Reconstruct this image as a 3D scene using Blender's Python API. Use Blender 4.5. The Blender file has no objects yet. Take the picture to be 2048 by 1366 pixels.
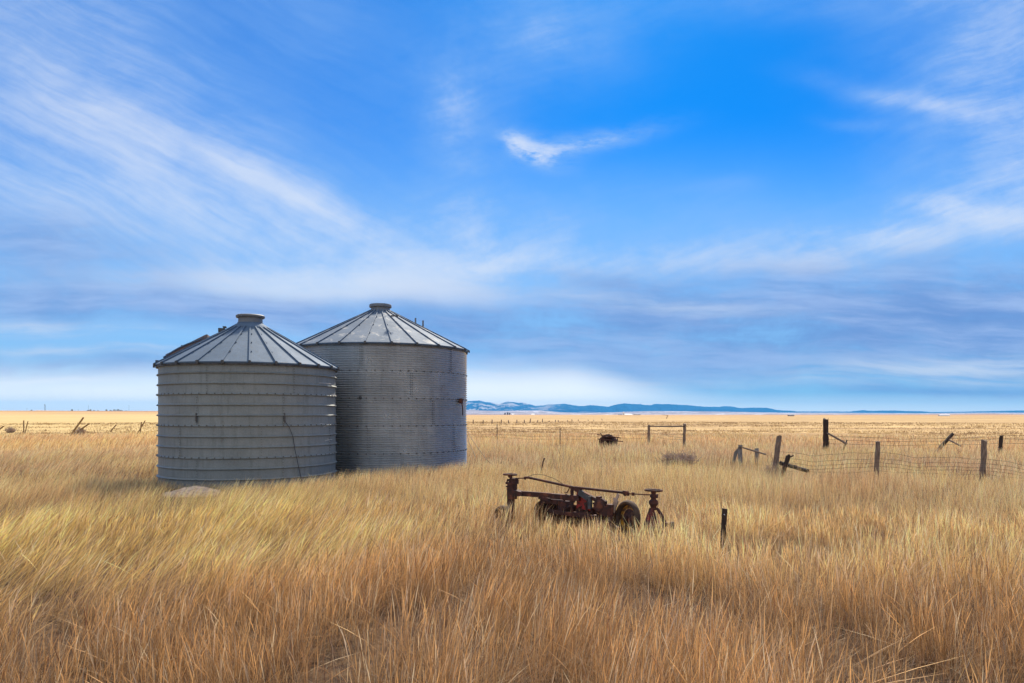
import bpy, math, random
import numpy as np
from mathutils import Vector, Matrix

random.seed(7)
rng = np.random.default_rng(11)
S = bpy.context.scene
COL = S.collection
F = 1400.0          # focal length in photo pixels (photo is 2048 wide)
EYE = 1.75          # eye height in metres
HZ = 829.0          # row of the true horizon

def P(x, y, Z):
    """world point seen at photo position x,y when it stands Z metres away"""
    return Vector(((x - 1024) / F * Z, Z, EYE - (y - HZ) / F * Z))

def sstep(a, b, x):
    t = np.clip((x - a) / (b - a), 0, 1)
    return t * t * (3 - 2 * t)

def vnoise(x, y, seed=0):
    x = np.asarray(x, float); y = np.asarray(y, float)
    xi = np.floor(x).astype(np.int64); yi = np.floor(y).astype(np.int64)
    fx = x - xi; fy = y - yi
    fx = fx * fx * (3 - 2 * fx); fy = fy * fy * (3 - 2 * fy)
    def h(a, b):
        n = (a * 374761393 + b * 668265263 + seed * 974634777) & 0x7fffffff
        n = ((n ^ (n >> 13)) * 1274126177) & 0x7fffffff
        return ((n ^ (n >> 16)) & 0xffff) / 65535.0
    return ((h(xi, yi) * (1 - fx) + h(xi + 1, yi) * fx) * (1 - fy)
            + (h(xi, yi + 1) * (1 - fx) + h(xi + 1, yi + 1) * fx) * fy)

def fbm(x, y, seed=0, o=4):
    s = 0; a = 0.5; t = 0
    for i in range(o):
        s = s + a * vnoise(x * 2 ** i, y * 2 ** i, seed + i * 17); t += a; a *= 0.5
    return s / t

def ground_z(x, y):
    """land: flat by the bins, rising to a low swell far off on the left"""
    x = np.asarray(x, float); y = np.asarray(y, float)
    r = np.sqrt(x * x + y * y)
    side = sstep(-0.10, -0.42, x / np.maximum(np.abs(y), 1e-3)) * (y > 0)
    z = side * 10.5 * sstep(250, 2100, r)
    bump = 0.05 * (fbm(x * 0.35, y * 0.35, 5, 3) - 0.5) * sstep(400, 60, r)
    und = 2.2 * (fbm(x / 700, y / 700, 9, 3) - 0.55) * sstep(300, 1500, r) * sstep(9000, 5000, r)
    return z + bump + und

# ------------------------------------------------------------------ materials
class NT:
    def __init__(s, tree): s.t = tree
    def n(s, typ, **kw):
        nd = s.t.nodes.new(typ)
        for k, v in kw.items(): setattr(nd, k, v)
        return nd
    def put(s, sock, v):
        if isinstance(v, bpy.types.NodeSocket): s.t.links.new(v, sock)
        elif v is not None: sock.default_value = v
    def m(s, op, a, b=None, c=None, clamp=False):
        nd = s.n('ShaderNodeMath', operation=op); nd.use_clamp = clamp
        s.put(nd.inputs[0], a)
        if b is not None: s.put(nd.inputs[1], b)
        if c is not None: s.put(nd.inputs[2], c)
        return nd.outputs[0]
    def mix(s, f, a, b, blend='MIX'):
        nd = s.n('ShaderNodeMix', data_type='RGBA', blend_type=blend)
        s.put(nd.inputs[0], f)
        s.put(nd.inputs[6], (*a, 1) if isinstance(a, tuple) and len(a) == 3 else a)
        s.put(nd.inputs[7], (*b, 1) if isinstance(b, tuple) and len(b) == 3 else b)
        return nd.outputs[2]
    def vec(s, x, y, z=0.0):
        nd = s.n('ShaderNodeCombineXYZ')
        s.put(nd.inputs[0], x); s.put(nd.inputs[1], y); s.put(nd.inputs[2], z)
        return nd.outputs[0]
    def noise(s, v, scale, detail=4, rough=0.55, dist=0.0, lac=2.0):
        nd = s.n('ShaderNodeTexNoise')
        s.put(nd.inputs['Vector'], v); nd.inputs['Scale'].default_value = scale
        nd.inputs['Detail'].default_value = detail; nd.inputs['Roughness'].default_value = rough
        nd.inputs['Distortion'].default_value = dist; nd.inputs['Lacunarity'].default_value = lac
        return nd.outputs['Fac']
    def smooth(s, x, a, b):
        nd = s.n('ShaderNodeMapRange', interpolation_type='SMOOTHSTEP')
        s.put(nd.inputs[0], x); nd.inputs[1].default_value = a; nd.inputs[2].default_value = b
        return nd.outputs[0]
    def mapping(s, v, scale=(1, 1, 1), rot=(0, 0, 0), loc=(0, 0, 0)):
        nd = s.n('ShaderNodeMapping')
        s.put(nd.inputs[0], v); nd.inputs[1].default_value = loc
        nd.inputs[2].default_value = rot; nd.inputs[3].default_value = scale
        return nd.outputs[0]
    def xyz(s, v):
        nd = s.n('ShaderNodeSeparateXYZ'); s.put(nd.inputs[0], v); return nd.outputs

def material(name):
    m = bpy.data.materials.new(name); m.use_nodes = True
    t = NT(m.node_tree); b = m.node_tree.nodes['Principled BSDF']
    return m, t, b

def simple(name, c1, c2, scale=8, rough=0.85, metallic=0.0, stretch=(1, 1, 1), bump=0.3, dist=0.01, c3=None, s3=2.0, t3=(0.55, 0.7)):
    m, t, b = material(name)
    co = t.n('ShaderNodeTexCoord').outputs['Object']
    v = t.mapping(co, stretch)
    nz = t.noise(v, scale, 6, 0.6)
    f = t.smooth(nz, 0.32, 0.68)
    c = t.mix(f, c1, c2)
    if c3:
        c = t.mix(t.smooth(t.noise(co, s3, 5, 0.6), *t3), c, c3)
    t.put(b.inputs['Base Color'], c)
    b.inputs['Roughness'].default_value = rough; b.inputs['Metallic'].default_value = metallic
    if bump:
        bp = t.n('ShaderNodeBump'); bp.inputs['Strength'].default_value = bump; bp.inputs['Distance'].default_value = dist
        t.put(bp.inputs['Height'], nz); t.put(b.inputs['Normal'], bp.outputs[0])
    return m

def steel(name, c1, c2, stain, rough=0.42, metallic=0.55, fine=None, patches=0.0, patchcol=(0.55, 0.6, 0.66)):
    m, t, b = material(name)
    co = t.n('ShaderNodeTexCoord').outputs['Object']
    n1 = t.noise(co, 1.3, 6, 0.6)
    n2 = t.noise(t.mapping(co, (6, 6, 0.5)), 2.2, 5, 0.6)       # rain streaks running down
    n3 = t.noise(co, 38, 3, 0.6)                                # zinc spangle
    c = t.mix(t.smooth(n1, 0.3, 0.7), c1, c2)
    c = t.mix(t.m('MULTIPLY', t.smooth(n2, 0.46, 0.72), 0.45), c, stain)
    c = t.mix(t.m('MULTIPLY', t.smooth(n3, 0.35, 0.7), 0.22), c, tuple(min(1, v * 1.5) for v in c1))
    if patches:
        n4 = t.noise(co, 2.3, 7, 0.7, 0.4)
        c = t.mix(t.m('MULTIPLY', t.smooth(n4, 0.54, 0.64), patches), c, patchcol)
    rs = t.smooth(t.noise(t.mapping(co, (1.4, 1.4, .45)), 3.1, 8, 0.72, 0.3), 0.61, 0.70)
    c = t.mix(t.m('MULTIPLY', rs, 0.4), c, (0.16, 0.10, 0.07))
    t.put(b.inputs['Base Color'], c)
    b.inputs['Metallic'].default_value = metallic
    t.put(b.inputs['Roughness'], t.m('MULTIPLY_ADD', n1, 0.22, rough - 0.1))
    bp = t.n('ShaderNodeBump'); bp.inputs['Strength'].default_value = 0.35; bp.inputs['Distance'].default_value = 0.02
    h = t.noise(co, 5.0, 3, 0.5)
    if fine:
        x = t.xyz(co)
        ang = t.m('ARCTAN2', x[0], x[1])
        h = t.m('ADD', h, t.m('MULTIPLY', t.m('SINE', t.m('MULTIPLY', ang, fine)), 0.10))
    t.put(bp.inputs['Height'], h); t.put(b.inputs['Normal'], bp.outputs[0])
    return m

M = {}
M['bin_wall'] = steel('weathered grey steel', (0.255, 0.275, 0.27), (0.205, 0.225, 0.225), (0.13, 0.14, 0.14), fine=520, metallic=.4, rough=.58)
M['bin_corr'] = steel('corrugated galvanised steel', (0.46, 0.475, 0.485), (0.37, 0.385, 0.40), (0.23, 0.24, 0.25), rough=0.30, metallic=0.78)
M['roof'] = steel('galvanised roof steel', (0.10, 0.155, 0.235), (0.082, 0.13, 0.195), (0.085, 0.11, 0.14), rough=0.78, metallic=0.2)
M['roof_b'] = steel('patchy roof steel', (0.105, 0.155, 0.23), (0.082, 0.125, 0.19), (0.08, 0.105, 0.13), rough=0.78, metallic=0.2, patches=0.75, patchcol=(0.36, 0.37, 0.38))
M['dark_steel'] = simple('dark steel', (0.05, 0.052, 0.055), (0.10, 0.10, 0.105), 12, 0.6, 0.4)
M['bolt'] = simple('bolt steel', (0.07, 0.07, 0.07), (0.16, 0.15, 0.14), 20, 0.55, 0.5)
M['cap'] = simple('cap steel', (0.20, 0.215, 0.235), (0.15, 0.16, 0.175), 5, 0.65, 0.3, c3=(0.18, 0.13, 0.11), s3=6, t3=(.6, .75))
M['rust'] = simple('rusted iron', (0.085, 0.026, 0.017), (0.03, 0.014, 0.012), 14, 0.8, 0.1, c3=(0.17, 0.055, 0.026), s3=9, t3=(0.52, 0.68))
M['rust_red'] = simple('faded red paint', (0.45, 0.022, 0.016), (0.16, 0.022, 0.015), 9, 0.65, 0.0, c3=(0.05, 0.02, 0.015), s3=12, t3=(.45, .6))
M['rust_dim'] = simple('dull red paint over rust', (0.26, 0.022, 0.014), (0.09, 0.02, 0.014), 11, 0.75, 0.0, c3=(0.05, 0.02, 0.015), s3=12, t3=(.45, .6))
M['yellow'] = simple('worn yellow paint', (0.72, 0.34, 0.02), (0.42, 0.19, 0.02), 12, 0.7, 0.0, c3=(0.10, 0.045, 0.02), s3=10, t3=(.45, .6))
M['tyre'] = simple('perished rubber', (0.045, 0.028, 0.02), (0.10, 0.055, 0.032), 20, 0.85)
M['wood'] = simple('weathered wood', (0.28, 0.20, 0.15), (0.11, 0.078, 0.06), 9, 0.9, 0, (5, 5, 0.6), 0.9, 0.02, c3=(0.17, 0.14, 0.12), s3=5)
M['wood_dark'] = simple('dark creosoted wood', (0.05, 0.030, 0.022), (0.018, 0.012, 0.010), 9, 0.9, 0, (5, 5, 0.6), 0.9, 0.02, c3=(0.09, 0.045, 0.03), s3=5)
M['wood_tan'] = simple('tan sunbleached wood', (0.30, 0.19, 0.095), (0.16, 0.10, 0.05), 9, 0.9, 0, (5, 5, 0.6), 0.9, 0.02)
M['wood_grey'] = simple('silver grey wood', (0.30, 0.28, 0.27), (0.15, 0.14, 0.14), 9, 0.9, 0, (5, 5, 0.6), 0.9, 0.02)
M['wire'] = simple('rusty wire', (0.12, 0.075, 0.05), (0.07, 0.05, 0.04), 10, 0.7, 0.3, bump=0)
M['dirt'] = simple('pinkish bare dirt', (0.85, 0.62, 0.43), (0.50, 0.34, 0.23), 14, 0.95, bump=0.9, dist=0.04)
M['brush'] = simple('grey dead twigs', (0.46, 0.34, 0.27), (0.26, 0.18, 0.14), 6, 0.9, bump=0)
M['brush_dark'] = simple('dark dead weeds', (0.06, 0.045, 0.035), (0.035, 0.025, 0.02), 6, 0.9, bump=0)
M['leaf_dark'] = simple('dark shelterbelt foliage', (0.05, 0.045, 0.04), (0.08, 0.06, 0.05), 0.6, 0.9, bump=0)
M['bark'] = simple('bark', (0.06, 0.045, 0.035), (0.04, 0.03, 0.025), 4, 0.9)
M['white_paint'] = simple('white painted metal', (0.8, 0.8, 0.8), (0.7, 0.7, 0.7), 1, 0.5, bump=0)
M['shed'] = simple('dark shed roof', (0.10, 0.08, 0.09), (0.16, 0.12, 0.12), 1, 0.7, bump=0)
M['chalk'] = simple('pale scratched zinc', (0.62, 0.63, 0.64), (0.5, 0.5, 0.5), 20, 0.7, bump=0)

def grass_material(name, transl=0.22):
    m, t, b = material(name)
    at = t.n('ShaderNodeAttribute', attribute_name='tint')
    t.put(b.inputs['Base Color'], at.outputs['Color'])
    b.inputs['Roughness'].default_value = 0.62
    b.inputs['Specular IOR Level'].default_value = 0.25
    tr = t.n('ShaderNodeBsdfTranslucent'); t.put(tr.inputs[0], at.outputs['Color'])
    mx = t.n('ShaderNodeMixShader'); mx.inputs[0].default_value = transl
    t.put(mx.inputs[1], b.outputs[0]); t.put(mx.inputs[2], tr.outputs[0])
    t.put(m.node_tree.nodes['Material Output'].inputs[0], mx.outputs[0])
    return m
M['grass'] = grass_material('dry grass')

# ------------------------------------------------------------------ mesh builder
class MB:
    def __init__(s): s.v = []; s.f = []
    def add(s, vs, fs):
        o = len(s.v); s.v += [Vector(v) for v in vs]; s.f += [tuple(i + o for i in f) for f in fs]; return s
    def box(s, c, size, rot=None, taper=1.0):
        c = Vector(c); R = rot if rot is not None else Matrix.Identity(3)
        hx, hy, hz = [q / 2 for q in size]; vs = []
        for z in (-1, 1):
            k = taper if z > 0 else 1
            for x, y in ((-1, -1), (1, -1), (1, 1), (-1, 1)):
                vs.append(c + R @ Vector((x * hx * k, y * hy * k, z * hz)))
        return s.add(vs, [(3, 2, 1, 0), (4, 5, 6, 7), (0, 1, 5, 4), (1, 2, 6, 5), (2, 3, 7, 6), (3, 0, 4, 7)])
    def bar(s, a, b, w, h, up=(0, 0, 1), taper=1.0):
        a = Vector(a); b = Vector(b); d = b - a; L = d.length; d.normalize()
        x = d.cross(Vector(up))
        if x.length < 1e-4: x = d.cross(Vector((1, 0, 0)))
        x.normalize(); y = x.cross(d).normalized()
        R = Matrix((x, y, d)).transposed()
        return s.box((a + b) / 2, (w, h, L), R, taper)
    def tube(s, pts, r, seg=8, caps=True, wob=0.0):
        pts = [Vector(p) for p in pts]; n = len(pts)
        rs = r if isinstance(r, (list, tuple)) else [r] * n
        o = len(s.v); prev = None
        for i, p in enumerate(pts):
            d = (pts[min(i + 1, n - 1)] - pts[max(i - 1, 0)]).normalized()
            if prev is None:
                x = d.cross(Vector((0, 0, 1)))
                if x.length < 1e-3: x = d.cross(Vector((0, 1, 0)))
            else: x = prev - d * prev.dot(d)
            x.normalize(); prev = x; y = d.cross(x)
            for k in range(seg):
                a = 2 * math.pi * k / seg; rr = rs[i] * (1 + wob * (random.random() - 0.5))
                s.v.append(p + x * math.cos(a) * rr + y * math.sin(a) * rr)
        for i in range(n - 1):
            for k in range(seg):
                a = o + i * seg + k; b = o + i * seg + (k + 1) % seg
                s.f.append((a, b, b + seg, a + seg))
        if caps:
            s.f.append(tuple(o + k for k in range(seg))[::-1]); s.f.append(tuple(o + (n - 1) * seg + k for k in range(seg)))
        return s
    def lathe(s, prof, seg=48, c=(0, 0, 0), R=None, closed=False, off=0.0):
        c = Vector(c); R = R or Matrix.Identity(3); o = len(s.v); n = len(prof)
        for i, (r, z) in enumerate(prof):
            for k in range(seg):
                a = 2 * math.pi * k / seg + off
                s.v.append(c + R @ Vector((r * math.cos(a), r * math.sin(a), z)))
        for i in range(n if closed else n - 1):
            j = (i + 1) % n
            for k in range(seg):
                k2 = (k + 1) % seg
                s.f.append((o + i * seg + k, o + i * seg + k2, o + j * seg + k2, o + j * seg + k))
        return s
    def torus(s, c, R, r, axis=(0, 0, 1), seg=32, ms=8, flat=1.0):
        q = Vector(axis).to_track_quat('Z', 'Y').to_matrix()
        prof = [(R + r * math.cos(2 * math.pi * k / ms), r * flat * math.sin(2 * math.pi * k / ms)) for k in range(ms)]
        return s.lathe(prof, seg, c, q, closed=True)
    def build(s, name, mat, parent=None, smooth=False, loc=None):
        o = Vector((0, 0, 0))
        p = parent
        while p is not None: o += p.location; p = p.parent
        if loc is not None: o = o + Vector(loc)
        me = bpy.data.meshes.new(name)
        me.from_pydata([v - o for v in s.v], [], s.f)
        me.materials.append(mat)
        if smooth:
            me.polygons.foreach_set('use_smooth', [True] * len(me.polygons))
            try: me.set_sharp_from_angle(angle=math.radians(40))
            except Exception: pass
        ob = bpy.data.objects.new(name, me); COL.objects.link(ob)
        if parent is not None: ob.parent = parent
        if loc is not None: ob.location = loc
        return ob

def merge(ob, mb, mat):
    """add small fixed detail (bolts, scratches) to a part's own mesh with a second material"""
    import bmesh
    me = ob.data
    if mat.name not in [m.name for m in me.materials]: me.materials.append(mat)
    ix = [m.name for m in me.materials].index(mat.name)
    o = Vector((0, 0, 0)); p = ob
    while p is not None: o += p.location; p = p.parent
    bm = bmesh.new(); bm.from_mesh(me); vs = [bm.verts.new(v - o) for v in mb.v]
    for f in mb.f:
        try: fc = bm.faces.new([vs[i] for i in f]); fc.material_index = ix
        except ValueError: pass
    bm.to_mesh(me); bm.free()

def tag(o, label=None, cat=None, group=None, kind=None):
    if label: o['label'] = label
    if cat: o['category'] = cat
    if group: o['group'] = group
    if kind: o['kind'] = kind
    return o
def thing(name, loc, label, cat, group=None):
    o = bpy.data.objects.new(name, None); COL.objects.link(o); o.location = loc
    o.empty_display_size = 0.3
    return tag(o, label, cat, group)

def np_mesh(name, V, Q, mat, tint=None, smooth=False):
    me = bpy.data.meshes.new(name)
    nv, nq = len(V), len(Q); k = Q.shape[1]
    me.vertices.add(nv); me.vertices.foreach_set('co', np.ascontiguousarray(V, np.float32).ravel())
    me.loops.add(nq * k); me.loops.foreach_set('vertex_index', np.ascontiguousarray(Q, np.int32).ravel())
    me.polygons.add(nq); me.polygons.foreach_set('loop_start', np.arange(0, nq * k, k, dtype=np.int32))
    me.polygons.foreach_set('use_smooth', np.full(nq, smooth))
    me.update(calc_edges=True)
    if tint is not None:
        a = me.color_attributes.new('tint', 'FLOAT_COLOR', 'POINT')
        a.data.foreach_set('color', np.ascontiguousarray(tint, np.float32).ravel())
    me.materials.append(mat)
    ob = bpy.data.objects.new(name, me); COL.objects.link(ob)
    return ob

# ------------------------------------------------------------------ the two bins
BL = Vector((-6.875, 18.4, 0.0)); RL = 2.17
BR = Vector((-4.36, 23.2, 0.0)); RR = 2.84

def cone_roof(parent, c, r_eave, z_eave, r_top, z_top, mat, nrib=24, rot=0.0):
    up = MB()
    up.lathe([(r_eave - .012, z_eave - 0.035), (r_eave, z_eave - .03), (r_eave, z_eave), (r_top, z_top), (r_top - .01, z_top - .03), (r_eave - 0.03, z_eave - 0.03)], nrib, c, off=rot, closed=True)
    roof = up.build('roof', mat, parent)
    sl = Vector((r_eave - r_top, 0, z_eave - z_top)).normalized()
    L = math.hypot(r_eave - r_top, z_eave - z_top)
    MB().lathe([(r_eave - .085, z_eave - .075), (r_eave - .03, z_eave - .075), (r_eave - .03, z_eave - .036), (r_eave - .085, z_eave - .036)], 72, c, closed=True).build('eave_shadow_strip', M['dark_steel'], roof)  # dark ring added to draw the shadow line under the eave
    for k in range(nrib):
        a = rot + 2 * math.pi * k / nrib
        ca, sa = math.cos(a), math.sin(a)
        e = Vector((c[0] + ca * (r_eave + .006), c[1] + sa * (r_eave + .006), z_eave + .012))
        t = Vector((c[0] + ca * r_top, c[1] + sa * r_top, z_top + .012))
        mb = MB().bar(t, e, .034, .042)
        # turned-down foot of the rib at the eave and the bolts along it
        for q in (0.25, 0.5, 0.75):
            p = t.lerp(e, q); mb.box(p + Vector((-sa * .035, ca * .035, .0)), (.022, .022, .03))
        rb = mb.build('roof_rib', mat, roof)
        merge(rb, MB().box(e + Vector((ca * .012, sa * .012, -.030)), (.04, .06, .075), Matrix.Rotation(a, 3, 'Z')), M['dark_steel'])
    return roof

def bin_left():
    t = thing('grain_bin', BL, 'shorter grey steel grain bin with widely spaced raised hoops and a hatch on its roof', 'grain bin', 'round metal grain bins in the grass')
    # wall: plain sheets with raised hoops every 0.25 m
    prof = []; z = -0.12
    bands = [0.23 + 0.25 * i for i in range(11)]
    prof.append((RL, -0.12))
    for b in bands:
        prof += [(RL, b - .022), (RL + .030, b - .018), (RL + .042, b - .002), (RL + .028, b + .016), (RL, b + .028)]
        prof.append((RL - .002, b + .125))
    prof[-1] = (RL, 2.95)
    seg = 160; V = []; Fq = []
    for i, (r, z) in enumerate(prof):
        for k in range(seg):
            a = 2 * math.pi * k / seg
            dent = 0.016 * (float(fbm(a * 5, z * 1.6, 3, 3)) - .5) if i % 6 == 0 else 0.006 * (float(fbm(a * 5, z * 1.6, 3, 3)) - .5)
            V.append(Vector((BL.x + (r + dent) * math.cos(a), BL.y + (r + dent) * math.sin(a), z)))
    for i in range(len(prof) - 1):
        for k in range(seg):
            k2 = (k + 1) % seg
            Fq.append((i * seg + k, i * seg + k2, (i + 1) * seg + k2, (i + 1) * seg + k))
    m = MB(); m.add(V, Fq); wall = m.build('wall', M['bin_wall'], t, smooth=True); fit = MB()
    cone_roof(t, BL, RL + .09, 2.985, .44, 4.02, M['roof'], rot=math.radians(5))
    # collar, neck and lid of the filler cap
    cp = MB().lathe([(.50, 3.985), (.47, 4.045), (.33, 4.13), (.325, 4.15)], 40, BL)
    cp.build('cap_collar', M['roof'], t, smooth=True)
    nk = MB().lathe([(.305, 4.10), (.30, 4.32)], 36, BL).build('cap_neck', M['cap'], t, smooth=True)
    ld = MB().lathe([(.31, 4.285), (.352, 4.285), (.362, 4.30), (.362, 4.335), (.34, 4.355), (.2, 4.372), (.001, 4.378)], 36, BL)
    ld.box(BL + Vector((-.20, -.30, 4.31)), (.02, .04, .07)).box(BL + Vector((-.10, -.345, 4.31)), (.02, .04, .07))
    ld.build('cap_lid', M['cap'], t, smooth=True)
    # bolt seams: short vertical rows, staggered ring to ring
    def ang(px):      # azimuth on the wall that shows at photo column px
        u = (px - 1024) / F; d = Vector((u, 1, 0)).normalized()
        oc = Vector((0, 0, 0)) - Vector((BL.x, BL.y, 0)); b = oc.dot(d); cc = oc.dot(oc) - RL * RL
        s = -b - math.sqrt(max(b * b - cc, 0)); p = d * s - Vector((BL.x, BL.y, 0))
        return math.atan2(p.y, p.x)
    seams = [(414, 2.26, 2.92), (588, 2.26, 2.92), (394, 1.50, 2.2), (567, 1.50, 2.2), (523, .76, 1.45), (360, .76, 1.45), (659, .8, 1.45), (394, .02, .72), (566, .02, .72)]
    for px, z0, z1 in seams:
        a = ang(px); mb = MB(); R = Matrix.Rotation(a, 3, 'Z')
        MB().box(BL + Vector((math.cos(a) * (RL + .001), math.sin(a) * (RL + .001), (z0 + z1) / 2)), (.010, .05, z1 - z0), R).build('lap_seam', M['bin_wall'], t)
        z = z0 + .03
        while z < z1:
            near = min(abs(z - b) for b in bands)
            rr = RL + (.036 if near < .03 else .014)
            mb.box(BL + Vector((math.cos(a) * rr, math.sin(a) * rr, z)), (.016, .013, .013), R); z += .062
        fit.v, fit.f = fit.v + mb.v, fit.f + [tuple(i + len(fit.v) for i in f) for f in mb.f]
    for b in (bands[8], bands[5], bands[2]):          # the bolted hoops
        mb = MB()
        for k in range(72):
            a = 2 * math.pi * k / 72
            mb.box(BL + Vector((math.cos(a) * (RL + .034), math.sin(a) * (RL + .036), b + .012)), (.022, .024, .024), Matrix.Rotation(a, 3, 'Z'))
        fit.v, fit.f = fit.v + mb.v, fit.f + [tuple(i + len(fit.v) for i in f) for f in mb.f]
    merge(wall, fit, M['bolt'])
    # turnbuckles and loose cable
    for px in (394, 568):
        a = ang(px); R = Matrix.Rotation(a, 3, 'Z')
        p = BL + Vector((math.cos(a) * (RL + .035), math.sin(a) * (RL + .035), 1.66))
        MB().box(p, (.03, .035, .13), R).box(p + Vector((0, 0, .09)), (.02, .02, .07), R).box(p + R @ Vector((0.005, .015, -.08)), (.035, .02, .04), R).build('latch', M['bolt'], t)
    pts = []
    for px, z in ((570, 1.56), (577, 1.44), (584, 1.22), (588, .9), (594, .55), (601, .15), (603, .02)):
        a = ang(px); pts.append(BL + Vector((math.cos(a) * (RL + .045), math.sin(a) * (RL + .045), z)))
    MB().tube(pts, .008, 6).build('cable', M['dark_steel'], t)
    # pale scratches
    mb = MB()
    for (x0, z0, x1, z1) in ((640, 1.52, 656, 1.47), (646, 1.43, 656, 1.47), (650, 1.08, 664, 1.10), (655, 1.13, 660, 1.02), (636, 2.54, 662, 2.54), (660, 2.25, 672, 2.25)):
        a0, a1 = ang(x0), ang(x1)
        mb.tube([BL + Vector((math.cos(a) * (RL + (.037 if z0 > 2 else .006)), math.sin(a) * (RL + (.037 if z0 > 2 else .006)), z)) for a, z in ((a0, z0), ((a0 + a1) / 2, (z0 + z1) / 2 + .008), (a1, z1))], .006, 4)
    merge(wall, mb, M['chalk'])
    # hatch lid lying open on the left slope
    az = math.radians(196); ca, sa = math.cos(az), math.sin(az)
    def rp(fr, off, lift):
        r = (RL + .09) + (.44 - RL - .09) * fr; z = 2.985 + (4.02 - 2.985) * fr
        return BL + Vector((ca * r - sa * off, sa * r + ca * off, z + lift))
    fr = MB()
    for o in (-.31, .31): fr.bar(rp(.17, o, .05), rp(.68, o, .05), .04, .10)
    fr.bar(rp(.17, -.31, .05), rp(.17, .31, .05), .04, .10).bar(rp(.68, -.31, .05), rp(.68, .31, .05), .04, .10)
    hf = fr.build('hatch_frame', simple('rusty hatch frame', (0.25, 0.14, 0.10), (0.16, 0.13, 0.13), 8, .8), t)
    lid = MB(); n = 8; vs = []
    for i in range(n + 1):
        q = i / n; f = .13 + .50 * q; arch = .075 + .045 * math.sin(math.pi * min(1, q * 1.15))
        for o in (-.36, .36): vs.append(rp(f, o, arch))
        for o in (-.36, .36): vs.append(rp(f, o, arch - .03))
    fs = []
    for i in range(n):
        a = i * 4; fs += [(a, a + 4, a + 5, a + 1), (a + 2, a + 3, a + 7, a + 6), (a, a + 2, a + 6, a + 4), (a + 1, a + 5, a + 7, a + 3)]
    fs += [(0, 1, 3, 2), (n * 4, n * 4 + 2, n * 4 + 3, n * 4 + 1)]
    lid.add(vs, fs); l = lid.build('hatch_lid', M['roof'], t)
    MB().box(rp(.86, .06, .06), (.16, .14, .10), Matrix.Rotation(az, 3, 'Z')).box(rp(.9, .06, .10), (.08, .20, .03), Matrix.Rotation(az, 3, 'Z')).build('hatch_hinge', M['dark_steel'], t)
    MB().box(rp(.36, .10, .135), (.10, .03, .05), Matrix.Rotation(az, 3, 'Z')).build('handle', M['dark_steel'], l)
    MB().bar(rp(-.01, -.3, .02), rp(.06, .35, .05), .10, .02).build('bent_flashing', M['dark_steel'], t)
    return t

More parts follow.
